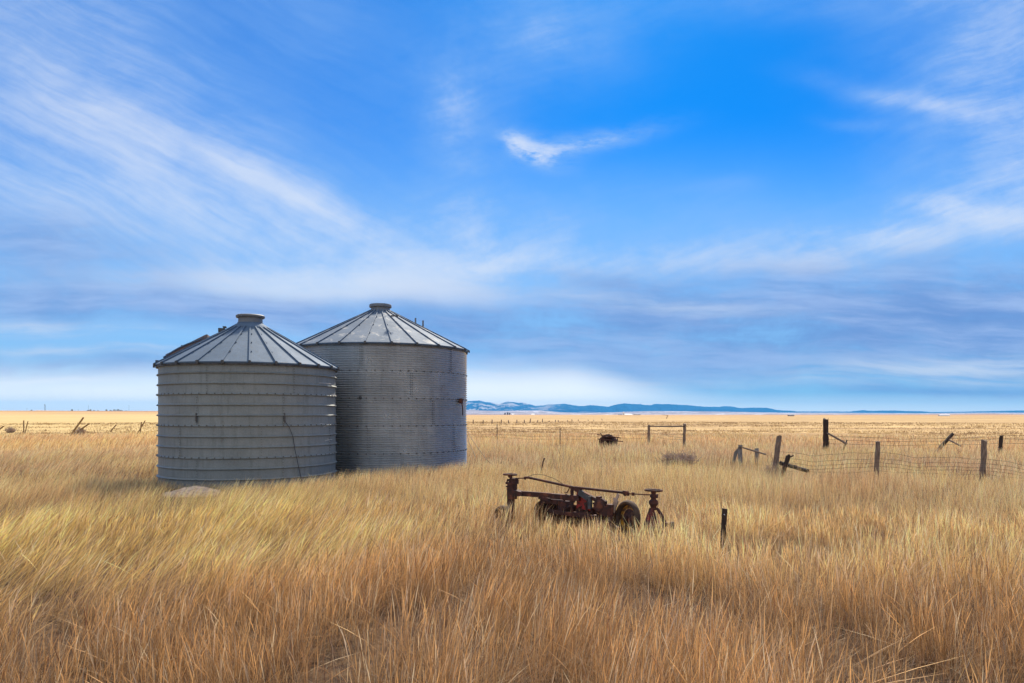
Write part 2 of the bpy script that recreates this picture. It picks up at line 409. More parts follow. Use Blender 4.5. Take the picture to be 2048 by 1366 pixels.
def bin_right():
    t = thing('grain_bin', BR, 'taller corrugated silver grain bin standing behind and to the right of the hooped one', 'grain bin', 'round metal grain bins in the grass')
    pitch = .8128 / 12; z0 = -.24; ztop = 3.80; n = int((ztop - z0) / pitch * 8); seg = 176
    zz = np.linspace(z0, ztop, n + 1); aa = np.arange(seg) * 2 * math.pi / seg
    Z, A = np.meshgrid(zz, aa, indexing='ij')
    rad = RR + .0215 * np.sin(Z / pitch * 2 * np.pi) + .02 * (fbm(A * 4, Z * .8, 8, 3) - .5)
    # slight lap at each ring joint
    rad = rad + .006 * (np.floor((Z + .26) / .8128) % 2)
    V = np.stack([rad * np.cos(A), rad * np.sin(A), Z], -1).reshape(-1, 3)
    i, k = np.meshgrid(np.arange(n), np.arange(seg), indexing='ij'); k2 = (k + 1) % seg
    Q = np.stack([i * seg + k, i * seg + k2, (i + 1) * seg + k2, (i + 1) * seg + k], -1).reshape(-1, 4)
    w = np_mesh('wall', V, Q, M['bin_corr'], smooth=True); w.parent = t; fit = MB()
    cone_roof(t, BR, RR + .08, 3.86, .34, 5.17, M['roof_b'], rot=math.radians(2))
    MB().lathe([(.40, 5.14), (.36, 5.2), (.31, 5.22), (.30, 5.32)], 36, BR).build('cap_neck', M['cap'], t, smooth=True)
    MB().lathe([(.30, 5.29), (.36, 5.29), (.365, 5.31), (.365, 5.37), (.35, 5.39), (.001, 5.40)], 36, BR).build('cap_lid', M['cap'], t, smooth=True)
    def ang(px):
        d = Vector(((px - 1024) / F, 1, 0)).normalized(); b = -Vector((BR.x, BR.y, 0)).dot(d)
        cc = BR.x ** 2 + BR.y ** 2 - RR * RR; s = -b - math.sqrt(max(b * b - cc, 0)); p = d * s - BR
        return math.atan2(p.y, p.x)
    joints = [3.80 - .76 - .8128 * i for i in range(4)]
    tops = [3.80] + joints
    for px, ring in ((722, 0), (901, 0), (823, 1), (866, 2), (738, 3), (908, 3), (804, 4)):
        a = ang(px); zt = tops[ring] - .02; zb = (tops[ring + 1] if ring < 4 else -.1) + .02; mb = MB(); R = Matrix.Rotation(a, 3, 'Z')
        for o in (-.03, .03):
            z = zb + .03
            while z < zt:
                mb.box(BR + Vector((math.cos(a) * (RR + .016), math.sin(a) * (RR + .016), z)) + R @ Vector((0, o, 0)), (.018, .014, .022), R); z += pitch
        fit.v, fit.f = fit.v + mb.v, fit.f + [tuple(i + len(fit.v) for i in f) for f in mb.f]
    for z in joints:
        mb = MB()
        for k in range(72):
            a = 2 * math.pi * (k + .5) / 72
            mb.box(BR + Vector((math.cos(a) * (RR + .022), math.sin(a) * (RR + .022), z)), (.024, .028, .028), Matrix.Rotation(a, 3, 'Z'))
        fit.v, fit.f = fit.v + mb.v, fit.f + [tuple(i + len(fit.v) for i in f) for f in mb.f]
    merge(w, fit, M['bolt'])
    a = ang(721); MB().lathe([(.045, -.03), (.045, .02), (.03, .03), (.001, .03)], 12, BR + Vector((math.cos(a) * (RR + .02), math.sin(a) * (RR + .02), 2.24)), Vector((math.cos(a), math.sin(a), 0)).to_track_quat('Z', 'Y').to_matrix()).build('plug', M['dark_steel'], t)
    # rusty hook on the right and loose wires
    a = ang(919); c, s = math.cos(a), math.sin(a)
    hk = MB(); q = lambda z, o=0, l=.05: BR + Vector((c * (RR + l) - s * o, s * (RR + l) + c * o, z))
    hk.box(q(2.18), (.10, .12, .16), Matrix.Rotation(a, 3, 'Z')).tube([q(2.2), q(2.05, .03, .08), q(1.9, .07, .08), q(1.72, .12, .06)], .018, 6)
    hk.build('rusty_hook', M['rust'], t)
    MB().box(P(789, 633, 21.6) + Vector((0, 0, .02)), (.22, .06, .04)).box(P(789, 633, 21.6) + Vector((-.1, 0, -.02)), (.02, .04, .08)).box(P(789, 633, 21.6) + Vector((.1, 0, -.02)), (.02, .04, .08)).build('roof_handle', M['bolt'], t)
    # ladder on the far side, its rails rising past the eave
    ld = MB()
    la = math.atan2(P(838, 640, 24.6).y - BR.y, P(838, 640, 24.6).x - BR.x)
    p1 = P(831, 636, 24.7); p2 = P(846, 641, 24.4)
    for p in (p1, p2):
        ld.tube([Vector((p.x, p.y, p.z)), Vector((p.x, p.y, p.z - .55))], .03, 6)
    ld.tube([p1 - Vector((0, 0, .45)), p2 - Vector((0, 0, .36))], .02, 6)
    ld.build('roof_ladder', M['cap'], t)
    return t
bin_left(); bin_right()

for pts, lab in (([(934, 868, 22.6), (938, 884, 22.0), (946, 902, 21.4), (952, 918, 21.0)], 'shorter of two loose wires hanging from the corrugated bin, nearer its wall'),
                 ([(935, 862, 22.6), (944, 879, 21.6), (955, 895, 21.0), (972, 918, 20.2), (982, 927, 20.0)], 'longer of two loose wires curving from the corrugated bin down into grass')):
    p3 = [P(*p) for p in pts]; o = MB().tube(p3, .009, 5).build('loose_wire', M['wire'], loc=p3[-1])
    tag(o, lab, 'wire', 'loose wires beside the corrugated bin')

# ------------------------------------------------------------------ the rusting implement
def MP(x, y, off=0.0):
    Z = 10.7 + (x - 1020) / 286.0 * (9.3 - 10.7) + off
    return P(x, y, Z)
def implement():
    base = MP(1160, 1090); base.z = 0
    t = thing('farm_implement', base, 'rusty red iron plough frame with two small handwheels, sunk in the grass', 'farm implement')
    ax = (MP(1306, 1000) - MP(1020, 1000)); ax.z = 0; ax.normalize(); nrm = Vector((ax.y, -ax.x, 0)).normalized()
    rot = Matrix((ax, -nrm, Vector((0, 0, 1)))).transposed()
    def handwheel(px, py, R):
        c = MP(px, py); mb = MB()
        mb.torus(c, R - .016, .013, (0.03, 0.02, 1), 30, 8, 1.1)
        for k in range(4):
            a = math.pi / 4 + k * math.pi / 2
            mb.tube([c, c + Vector((math.cos(a) * (R - .016), math.sin(a) * (R - .016), 0))], .010, 6)
        mb.lathe([(.001, .02), (.03, .02), (.034, -.03), (.025, -.05)], 12, c)
        return mb.build('handwheel', M['rust'], t, smooth=True)
    handwheel(1020.4, 949, .115); handwheel(1307, 980.5, .125)
    # left lift column
    c = MP(1024, 950); x = c.x; y = c.y
    def col(px, prof, name, mat, sq=False, seg=14):
        c0 = MP(px, 980); mb = MB()
        pr = [(r, EYE - (yy - HZ) / F * c0.y) for r, yy in prof]
        mb.lathe(pr, seg, Vector((c0.x, c0.y, 0)), Matrix.Identity(3)); return mb, c0
    mb, c0 = col(1022, [(.001, 951), (.022, 951), (.022, 957), (.038, 958), (.045, 962), (.03, 964), (.055, 966), (.06, 971), (.03, 973), (.035, 974)], '', None)
    mb.box(MP(1029, 962), (.09, .09, .09), rot).box(MP(1018, 966), (.06, .1, .03), rot).box(MP(1027, 969), (.10, .06, .05), rot)
    mb.tube([MP(1016, 958), MP(1014, 964), MP(1016, 969)], .012, 6)
    mb.build('screw_lift', M['rust'], t)
    mb = MB().box(MP(1024, 985), (.12, .10, .20), rot).box(MP(1019, 1010), (.05, .06, .24), rot)
    mb.tube([MP(1027, 996), MP(1026, 1012), MP(1027, 1040), MP(1029, 1075)], .022, 7).box(MP(1023, 973), (.135, .11, .02), rot)
    mb.build('lift_column', M['rust'], t)
    # flared socket and lower beam
    mb = MB(); a = MP(1031, 987); b = MP(1046, 987)
    mb.bar(MP(1047, 987.5), MP(1031, 986.5), .09, .055, (0, 0, 1), 1.9)
    mb.build('beam_socket', M['rust'], t)
    mb = MB().bar(MP(1044, 987), MP(1102, 991), .05, .075).bar(MP(1080, 990), MP(1160, 996.5), .07, .075).bar(MP(1078, 994), MP(1100, 1000, -.12), .03, .05)
    mb.bar(MP(1080, 993, .2), MP(1150, 1001, .35), .05, .06)
    mb.build('lower_beam', M['rust'], t)
    # long top rod with its hooked ends
    mb = MB().tube([MP(1049, 957), MP(1052, 955), MP(1057, 955), MP(1144, 974), MP(1249, 985.5)], .019, 8)
    mb.tube([MP(1049, 956), MP(1051, 959)], .014, 6).bar(MP(1246, 984.5), MP(1256, 986), .03, .05)
    mb.build('top_rod', M['rust'], t)
    mb = MB().tube([MP(1029, 957.5), MP(1040, 956.5), MP(1052, 956)], .009, 6).torus(MP(1050, 956), .018, .006, nrm, 14, 6)
    mb.build('link_rod', M['rust'], t)
    mb = MB().tube([MP(1250, 986), MP(1256, 987.5), MP(1270, 988), MP(1303, 990)], .009, 6).tube([MP(1246, 986), MP(1250, 991), MP(1254, 989)], .014, 6)
    for q in (1256, 1266): mb.box(MP(q, 988), (.03, .03, .045), rot)
    mb.tube([MP(1256, 983), MP(1256, 990)], .01, 6)
    mb.build('link_rod', M['rust'], t)
    mb = MB().bar(MP(1144, 974), MP(1145, 1068), .04, .035); mb.build('strut', M['rust'], t)
    mb = MB().bar(MP(1147, 976), MP(1212, 1010), .05, .05).bar(MP(1154, 979), MP(1162, 983), .05, .06); mb.build('brace', M['rust'], t)
    mb = MB().tube([MP(1139, 975), MP(1137, 980), MP(1135, 984), MP(1132, 986), MP(1129, 984.5)], .008, 6); mb.build('hook', M['rust'], t)
    # red plate
    pts = [(1153, 982), (1153, 1016), (1182, 1022), (1182, 999)]
    mb = MB(); vs = [MP(a, b, .02) for a, b in pts] + [MP(a, b, .035) for a, b in pts]
    mb.add(vs, [(0, 1, 2, 3), (7, 6, 5, 4), (0, 4, 5, 1), (1, 5, 6, 2), (2, 6, 7, 3), (3, 7, 4, 0)])
    tag(mb.build('side_plate', M['rust_red'], t), 'faded red side plate')
    mb = MB().box(MP(1167, 990, -.02), (.17, .03, .08), rot @ Matrix.Rotation(math.radians(28), 3, 'Y'))
    mb.box(MP(1180, 1005, -.03), (.05, .05, .18), rot).build('plate_bracket', M['dark_steel'], t)
    # gear housing with lugs
    mb = MB(); mb.lathe([(.001, -.07), (.07, -.07), (.095, -.04), (.095, .04), (.07, .07), (.001, .07)], 14, MP(1201, 1012), nrm.to_track_quat('Z', 'Y').to_matrix())
    mb.box(MP(1198, 999), (.06, .07, .09), rot).box(MP(1207, 1004), (.07, .06, .07), rot @ Matrix.Rotation(.5, 3, 'Y')).box(MP(1214, 1022), (.17, .12, .14), rot)
    for k in range(9):
        an = k / 9 * 2 * math.pi; mb.box(MP(1201, 1012) + ax * math.cos(an) * .095 + Vector((0, 0, math.sin(an) * .095)), (.025, .09, .025), rot)
    mb.build('gear_housing', M['rust'], t)
    mb = MB().box(MP(1222, 1020), (.10, .10, .16), rot).box(MP(1190, 1035), (.30, .12, .07), rot).box(MP(1168, 1028), (.26, .16, .06), rot)
    mb.box(MP(1130, 1012), (.10, .14, .14), rot).box(MP(1105, 1003), (.30, .1, .06), rot)
    mb.build('frame', M['rust'], t)
    mb = MB().bar(MP(1184, 1036, -.18), MP(1245, 1062, -.18), .05, .06).bar(MP(1145, 1028, -.16), MP(1190, 1036, -.16), .05, .06).bar(MP(1100, 1022, -.1), MP(1150, 1030, -.16), .05, .05)
    mb.build('lower_frame', M['rust'], t)
    # weathered lever, second curved lever
    MB().bar(MP(1219, 1042), MP(1233, 1000), .03, .06).bar(MP(1231, 1004), MP(1237, 988), .025, .035).bar(MP(1228, 995), MP(1231, 1006), .02, .03).build('lever', M['brush'], t)
    MB().tube([MP(1133, 988), MP(1129, 1000), MP(1126, 1012), MP(1130, 1026), MP(1137, 1040)], .014, 6).build('lever', M['rust'], t)
    MB().bar(MP(1082, 994), MP(1086, 1012), .03, .04).build('bracket', M['rust'], t)
    # wheels
    def wheel(px, py, r, off, tilt, dish, name='wheel'):
        c = MP(px, py, off); axis = (nrm + ax * tilt + Vector((0, 0, .12))).normalized()
        w = MB().lathe([(.001, -.03), (.035, -.03), (.035, .05), (.001, .05)], 12, c, axis.to_track_quat('Z', 'Y').to_matrix()).build('wheel', M['rust'], t)
        MB().torus(c, r - .035, .036, axis, 40, 10, 1.3).build('tyre', M['tyre'], w, smooth=True)
        q = axis.to_track_quat('Z', 'Y').to_matrix()
        if dish is not None:
            MB().lathe([(r - .045, .045), (r - .055, .035), (r - .065, -.02), (r - .115, -.028)], 40, c, q).build('rim', dish, w, smooth=True)
            MB().lathe([(r - .115, -.030), (r - .14, -.01), (.03, .02)], 40, c, q).build('hub_disc', M['rust'], w, smooth=True)
        else:
            mb = MB()
            for k in range(8):
                an = k * math.pi / 4; mb.tube([c, c + q @ Vector((math.cos(an) * (r - .05), math.sin(an) * (r - .05), 0))], .010, 6)
            mb.build('spoke', M['rust'], w)
        return w
    wheel(1255, 1036, .245, .05, -.45, M['yellow']); wheel(1098, 1040, .26, .1, .25, None)
    w = wheel(1006, 1032, .165, .1, .2, None)
    wheel(1122, 1048, .22, .2, -.5, None)
    # tangle of shanks and discs under the beam
    rnd = random.Random(3)
    for px, py, rr in ((1088, 1020, .15), (1112, 1024, .17), (1148, 1030, .16), (1172, 1034, .17), (1215, 1040, .18)):
        c = MP(px, py, .08); ax2 = (nrm + ax * rnd.uniform(.5, .9) + Vector((0, 0, rnd.uniform(-.1, .2)))).normalized()
        MB().lathe([(.001, .0), (rr * .5, .012), (rr, .05), (rr, .058), (rr * .5, .02), (.001, .01)], 24, c, ax2.to_track_quat('Z', 'Y').to_matrix()).build('plough_disc', M['rust'], t, smooth=True)
    for k in range(11):
        px = 1090 + k * 13 + rnd.uniform(-5, 5); a = MP(px, 998 + k * 1.8, rnd.uniform(-.1, .15)); b = MP(px + rnd.uniform(-14, 14), 1050 + k * 1.5, rnd.uniform(-.15, .1))
        m1 = a.lerp(b, .5) + Vector((rnd.uniform(-.06, .06), 0, 0))
        MB().tube([a, m1, b], [.016, .018, .012], 6).build('shank', M['rust'], t)
    # right lift column
    mb, c0 = col(1307, [(.001, 981), (.03, 981), (.03, 988), (.045, 989), (.05, 994), (.032, 996), (.036, 999), (.058, 1001), (.062, 1007), (.045, 1012), (.034, 1015), (.036, 1020)], '', None)
    mb.box(MP(1311, 992), (.05, .06, .05), rot).box(MP(1301, 1005), (.03, .05, .03), rot); mb.build('screw_lift', M['rust'], t)
    c0 = MP(1306, 1018); zb = EYE - (1058 - HZ) / F * c0.y
    mb = MB(); prof = [(.03, c0.z + .01), (.055, c0.z - .07), (.105, c0.z - .20), (.115, zb), (.10, zb - .12)]
    mb.lathe(prof, 12, Vector((c0.x - .02, c0.y, 0))); tag(mb.build('flared_housing', M['rust_dim'], t), 'flared red housing under the right handwheel')
    MB().tube([MP(1307, 1016), MP(1315, 1018), MP(1322, 1029), MP(1329, 1044), MP(1326, 1058), MP(1320, 1068)], [.016, .02, .024, .026, .022, .015], 8).build('curved_arm', M['rust'], t)
    MB().box(MP(1337, 1049, -.02), (.12, .06, .05), rot).box(MP(1344, 1051, -.02), (.03, .08, .09), rot).build('bracket', M['rust'], t)
    MB().tube([MP(1055, 953), MP(1070, 948.5), MP(1088, 950), MP(1108, 957), MP(1125, 967)], .0035, 4).build('loose_wire', M['wire'], t)
    return t
implement()

# ------------------------------------------------------------------ posts, stakes, fences
def post_mb(top, bot, w, seg=9, rough=.16, split=True, wob=None):
    """a weathered round post from top (world) to bottom, sunk below the ground"""
    mb = MB(); n = 9; rnd = random.Random(int(abs(top.x) * 1000) + 5)
    pts = []; rs = []
    for i in range(n):
        q = i / (n - 1); p = bot.lerp(top, q) + Vector((rnd.uniform(-1, 1), rnd.uniform(-1, 1), 0)) * w * .06
        pts.append(p); rs.append(w / 2 * (1.08 - .14 * q) * (1 + rnd.uniform(-.07, .07)))
    o = len(mb.v); mb.tube(pts, rs, seg, True, rough)
    if split:      # a ragged top
        for k in range(seg):
            mb.v[o + (n - 1) * seg + k] += (top - bot).normalized() * rnd.uniform(-.35, .25) * w
    return mb
def ground_under(p): return float(ground_z(p.x, p.y))
def post(parent, x0, y0, x1, y1, Z, wpx, mat, name='post', extra=.45, lab=None, cat=None, group=None, Z1=None):
    """x0,y0 = top in the photo; x1,y1 = where it vanishes in the grass"""
    a = P(x0, y0, Z); b = P(x1, y1, Z1 or Z)
    d = (a - b).normalized(); g = ground_under(b)
    if d.z > .25: b = b - d * max(0, (b.z - g + .1) / d.z)
    w = wpx / F * Z
    mb = post_mb(a, b, w)
    if parent is not None: return mb.build(name, mat, parent, smooth=True)
    o = mb.build(name, mat, loc=(b.x, b.y, g), smooth=True)
    return tag(o, lab, cat or 'fence post', group)

def sag(a, b, n=16, s=.05, wv=.02, seed=0):
    rnd = random.Random(seed); ph = rnd.uniform(0, 6)
    out = []
    for i in range(n + 1):
        q = i / n; p = a.lerp(b, q)
        p = p + Vector((0, 0, -s * 4 * q * (1 - q) + wv * math.sin(ph + q * 9) * math.sin(math.pi * q) + wv * .4 * math.sin(ph * 2 + q * 23) * math.sin(math.pi * q)))
        out.append(p)
    return out

# near woven-wire fence on the right
t = thing('wire_fence', P(1755, 960, 17.3), 'sagging woven wire fence on three weathered posts, nearest fence on the right', 'fence', 'old fences in the grass')
t.location.z = 0
post(t, 1558, 872, 1549, 945, 17.6, 10.5, M['wood'])
post(t, 1756, 884, 1753, 945, 17.3, 9.5, M['wood'])
post(t, 1969, 880, 1965, 948, 16.9, 10.5, M['wood'])
post(t, 2200, 884, 2196, 948, 16.4, 10.5, M['wood'])
ends = [((1556, 903), (1754, 904)), ((1556, 915), (1754, 917)), ((1556, 924), (1754, 925)), ((1555, 932), (1754, 932)), ((1554, 939), (1754, 941))]
ends2 = [((1756, 904), (1966, 918)), ((1756, 917), (1966, 927)), ((1756, 925), (1966, 935)), ((1756, 932), (1966, 941)), ((1755, 941), (1966, 948))]
ends3 = [((1968, 918), (2200, 940)), ((1968, 927), (2200, 948)), ((1968, 935), (2200, 955)), ((1968, 941), (2200, 962)), ((1968, 948), (2200, 970))]
rows = []
for span, Z0, Z1, sg in ((ends, 17.5, 17.2, .07), (ends2, 17.2, 16.8, .04), (ends3, 16.8, 16.3, .02)):
    rr = []
    for i, (a, b) in enumerate(span):
        pts = sag(P(*a, Z0), P(*b, Z1), 18, sg, .035 - i * .004, 3 + i // 2)
        rr.append(pts); MB().tube(pts, .0034, 4).build('wire', M['wire'], t)
    for j in range(2, 19, 5):
        if random.random() < .2: continue
        dx = random.uniform(-.03, .03)
        MB().tube([rr[i][j] + Vector((dx * i + random.uniform(-.02, .02), 0, 0)) for i in range(random.choice((3, 4, 5)))], .0018, 4).build('stay_wire', M['wire'], t)

# tangle of dead weed and wire caught on the first post
def bush(name, c, rx, ry, h, n, mat, label, cat, seed=1, r=.006, group=None, top=.5):
    rnd = random.Random(seed); mb = MB()
    for i in range(n):
        a = rnd.uniform(0, 2 * math.pi); q = math.sqrt(rnd.random())
        b = Vector((c.x + rx * q * math.cos(a) * .6, c.y + ry * q * math.sin(a) * .6, c.z - .02))
        e = Vector((c.x + rx * q * math.cos(a) * 1.1, c.y + ry * q * math.sin(a) * 1.1, c.z + h * (1 - q * q * top) * rnd.uniform(.55, 1.0)))
        m1 = b.lerp(e, .5) + Vector((rnd.uniform(-1, 1), rnd.uniform(-1, 1), rnd.uniform(0, 1))) * rx * .25
        mb.tube([b, m1, e], [r, r * .8, r * .4], 4, False)
        for k in range(3):
            s0 = m1.lerp(e, rnd.random()); mb.tube([s0, s0 + Vector((rnd.uniform(-1, 1), rnd.uniform(-1, 1), rnd.uniform(-.2, 1))) * rx * .35], [r * .6, r * .3], 3, False)
    o = mb.build(name, mat, loc=(c.x, c.y, 0)); return tag(o, label, cat, group)
c = P(1545, 950, 17.5); c.z = 0
bush('weed_tangle', c, .26, .2, .62, 130, M['brush'], 'dark tangle of dead weeds heaped against the first post of the near wire fence', 'dead weeds', 4, .007)
c = P(1357, 920, 21.5); c.z = 0.1
bush('brush_heap', c, .62, .35, .48, 120, M['brush'], 'low grey brown heap of dead twigs right of the rusty implement, in the open grass', 'dead brush', 5, .013, top=.3)

# broken braces at the first fence post
post(None, 1577, 910, 1568, 940, 17.0, 9, M['wood_dark'], 'broken_post', lab='short dark broken post leaning right beside first post of the near wire fence', group='broken posts')
o = post_mb(P(1616, 942, 16.7), P(1561, 926, 17.4), .10).build('fallen_rail', M['wood_dark'], loc=P(1588, 934, 17.05), smooth=True)
tag(o, 'dark fallen rail slanting down into the grass from near the wire fence post', 'timber')
MB_ = MB().bar(P(1576, 916, 16.95), P(1587, 911, 16.95), .03, .03).build('splinter_stub', M['wood_dark'], loc=P(1576, 916, 16.95)); tag(MB_, 'small dark splinter of wood jutting from the broken post', 'splinter')

# old grey planks group
t = thing('fallen_planks', P(1480, 925, 22.8), 'leaning silver grey planks joined by a thin rail, standing left of the near wire fence', 'broken rail')
t.location.z = 0
def plank(parent, pts, Z, th, mat, name):
    mb = MB(); vs = [P(a, b, Z) for a, b in pts] + [P(a, b, Z + th) for a, b in pts]; n = len(pts)
    mb.add(vs, [tuple(range(n)), tuple(range(2 * n - 1, n - 1, -1))] + [(i, i + n, (i + 1) % n + n, (i + 1) % n) for i in range(n)])
    return mb.build(name, mat, parent)
plank(t, [(1475, 895), (1480, 892), (1484, 893), (1486, 940), (1477, 940)], 22.8, .12, M['wood_grey'], 'plank')
plank(t, [(1474, 897), (1477, 900), (1466, 940), (1461, 936), (1468, 905)], 22.9, .10, M['wood_grey'], 'plank')
plank(t, [(1476, 890), (1484, 889.5), (1486, 893), (1477, 894)], 22.7, .25, M['wood_grey'], 'cap_block')
plank(t, [(1509, 897), (1517, 896), (1518, 905), (1514, 940), (1510, 940)], 22.6, .12, M['wood_grey'], 'plank')
post_mb(P(1485, 895, 22.75), P(1532, 909, 22.3), .05).build('rail', M['wood'], t, smooth=True)

# stake and thin iron rod
mb = MB(); a = P(1449.5, 1017, 8.8); b = P(1446, 1078, 8.8)
d = (a - b).normalized(); b = b - d * .3; q = Vector((d.z, 0, -d.x))
vs = []
for p, w, in ((b, .046), (a, .06)):
    for sx, sy in ((-1, -1), (1, -1), (1, 1), (-1, 1)): vs.append(p + q * sx * w / 2 + Vector((0, sy * .016, 0)))
for k, dz in ((4, 0.0), (5, -.008), (6, -.004), (7, .002)): vs[k].z += dz
mb.add(vs, [(3, 2, 1, 0), (4, 5, 6, 7), (0, 1, 5, 4), (1, 2, 6, 5), (2, 3, 7, 6), (3, 0, 4, 7)])
st = thing('wooden_stake', (b.x, b.y, 0), 'short dark wooden stake standing alone right of the rusty implement', 'stake')
mb.build('stake_board', M['wood_dark'], st)
MB().lathe([(.001, .02), (.006, .02), (.007, 0)], 10, P(1448.3, 1029, 8.78), Vector((0, -1, 0)).to_track_quat('Z', 'Y').to_matrix()).build('nail', M['chalk'], st)
o = MB().tube([P(1089, 916, 18), P(1086, 925, 18), P(1082, 943, 18), P(1079, 960, 18)], [.022, .016, .013, .013], 6).build('iron_rod', M['rust'], loc=(P(1079, 960, 18).x, 18, 0)); tag(o, 'thin iron rod poking up behind the rusty implement', 'rod')

# far right fence with the tall post
t = thing('wire_fence', P(1780, 940, 31), 'far wire fence at right with one tall dark post and a propped leaning post', 'fence', 'old fences in the grass'); t.location.z = 0
post(t, 1651, 836, 1652, 895, 30.6, 10.5, M['wood_dark'])
post(t, 1906, 867, 1883, 893, 32, 7, M['wood_dark'])
post(t, 2003, 870, 2000, 900, 28.8, 7, M['wood_dark'])
post(t, 1694, 880, 1691, 888, 30.2, 2.6, M['wood_dark'])
post(t, 2150, 868, 2149, 900, 28, 8, M['wood_dark'])
post_mb(P(1655, 866, 30.4), P(1694, 888, 30.0), .085).build('brace', M['wood'], t, smooth=True)
post_mb(P(1898, 880, 31.8), P(1922, 892, 31.3), .07).build('brace', M['wood'], t, smooth=True)
for k, (y0, y1, y2, y3) in enumerate(((872, 877, 871, 869), (879, 882, 877, 878), (887, 889, 886, 887))):
    pts = sag(P(1656, y0, 30.5), P(1895, y1, 32), 14, .05, .02, k) + sag(P(1896, y1, 32), P(2003, y2, 28.8), 6, .03, .01, k)[1:] + sag(P(2004, y2, 28.8), P(2150, y3, 28), 6, .03, .01, k)[1:]
    MB().tube(pts, .007, 4).build('wire', M['wire'], t)

# pasture gate frame and the thin post fence leading to it
t = thing('gate_frame', P(1333, 900, 36), 'timber gateway of two posts joined by a thin top rail, far behind the brush heap', 'gateway'); t.location.z = 0
post(t, 1297.5, 850, 1297.5, 880, 40, 5.5, M['wood']); post(t, 1369, 847, 1368, 890, 33.5, 5.8, M['wood'])
MB().tube([P(1298, 852.5, 39.9), P(1333, 853, 36.4), P(1368, 852.5, 33.4)], .032, 7).build('rail', M['wood_dark'], t)
for a, b, s in (((1299, 857), (1367, 876), .1), ((1299, 866), (1367, 868), .05), ((1299, 872), (1367, 880), .03)):
    MB().tube(sag(P(*a, 39.8), P(*b, 33.4), 10, s, .02, 2), .006, 4).build('wire', M['wire'], t)
t = thing('wire_fence', P(1057, 900, 40), 'thin wire fence on two slim metal posts, seen just right of the bins', 'fence', 'old fences in the grass'); t.location.z = 0
for x, y, Z in ((994, 848, 41.7), (1120, 856, 38.4), (860, 842, 46)):
    a = P(x, y, Z); MB().bar(Vector((a.x, a.y, -.1)), a, .035, .045, (0, 1, 0)).bar(Vector((a.x + .02, a.y - .02, -.1)), a + Vector((.02, -.02, -.02)), .012, .03, (0, 1, 0)).build('post', M['dark_steel'], t)
for y0, y1, y2, y3 in ((849, 851, 859, 853), (856, 858, 865, 861), (866, 868, 872, 868), (871, 874, 878, 876)):
    pts = sag(P(860, y0, 46), P(994, y1, 41.7), 6, .04, .01, 1) + sag(P(994, y1, 41.7), P(1120, y2, 38.4), 8, .06, .02, 2)[1:] + sag(P(1120, y2, 38.4), P(1297, y3, 40), 8, .06, .02, 3)[1:]
    MB().tube(pts, .006, 4).build('wire', M['wire'], t)

# heap of machinery in the mid distance
t = thing('disc_harrow', P(1218, 900, 33.8), 'small dark rusted disc machine with protruding bars, far off between slim posts and gateway', 'farm implement'); t.location.z = 0
for k in range(8):
    cx = 1206 + k * 3.6; r = .20 + .20 * math.sin(math.pi * (k + .7) / 8.4); c = P(cx, 884.5, 33.8 + .05 * k)
    MB().lathe([(.04, .02), (r * .5, .0), (r, -.07), (r, -.06), (r * .5, .015), (.04, .035)], 22, c, Vector((.75, -.66, 0.05)).to_track_quat('Z', 'Y').to_matrix(), closed=True).build('disc', M['rust'], t)
MB().tube([P(1194, 869, 33.4), P(1242, 876, 33.4)], .022, 6).build('bar', M['rust'], t)
MB().tube([P(1196, 878, 33.3), P(1246, 883, 33.3)], .025, 6).build('bar', M['rust'], t)
MB().tube([P(1201, 866, 33.4), P(1205, 874, 33.4), P(1204, 884, 33.4)], .025, 6).build('lever', M['rust'], t)
MB().tube([P(1236, 874, 33.4), P(1233, 890, 33.4)], .025, 6).build('strut', M['rust'], t)
MB().box(P(1220, 874, 33.8), (.42, .5, .06)).build('frame', M['rust'], t)
cc = P(1218, 890, 34.0); cc.z = 0.05
bush('weed_tangle', cc, .46, .4, .66, 220, M['brush_dark'], 'dark dead weeds grown through the small disc machine far off', 'dead weeds', 9, .014, top=.9)

# row of posts across the field
t = thing('field_fence', P(1100, 845, 150), 'long row of tiny posts crossing the stubble field below the mountains', 'fence'); t.location.z = 0
zp = [(237, 305, 129), (338, 308, 131), (431, 303, 133), (523, 303, 136), (603, 308, 138), (685, 305, 141), (762, 305, 144), (820, 293, 147), (893, 308, 151), (948, 296, 154), (1017, 314, 158), (1077, 305, 162), (1110, 308, 165), (1205, 308, 172), (1250, 300, 177), (1312, 302, 183), (1415, 303, 192), (1470, 305, 198), (1558, 294, 206), (1605, 308, 212)]
proto = None
for i, (zx, zy, Z) in enumerate(zp):
    a = P(zx / 5.12 + 900, zy / 5.12 + 780, Z)
    if proto is None:
        proto = MB().tube([Vector((a.x, a.y, -.1)), Vector((a.x + .02, a.y, .5)), Vector((a.x + .05, a.y, 1.0))], [.11, .10, .09], 6, True, .2).build('post', M['wood'], t, loc=(a.x - t.location.x, a.y - t.location.y, 0))
        o = proto
    else:
        o = proto.copy(); COL.objects.link(o); o.parent = t; o.location = (a.x - t.location.x, a.y - t.location.y, 0)
    o.scale = (1, 1, a.z * 1.02); o.rotation_euler = (0, random.uniform(-.12, .22), random.uniform(0, 6))

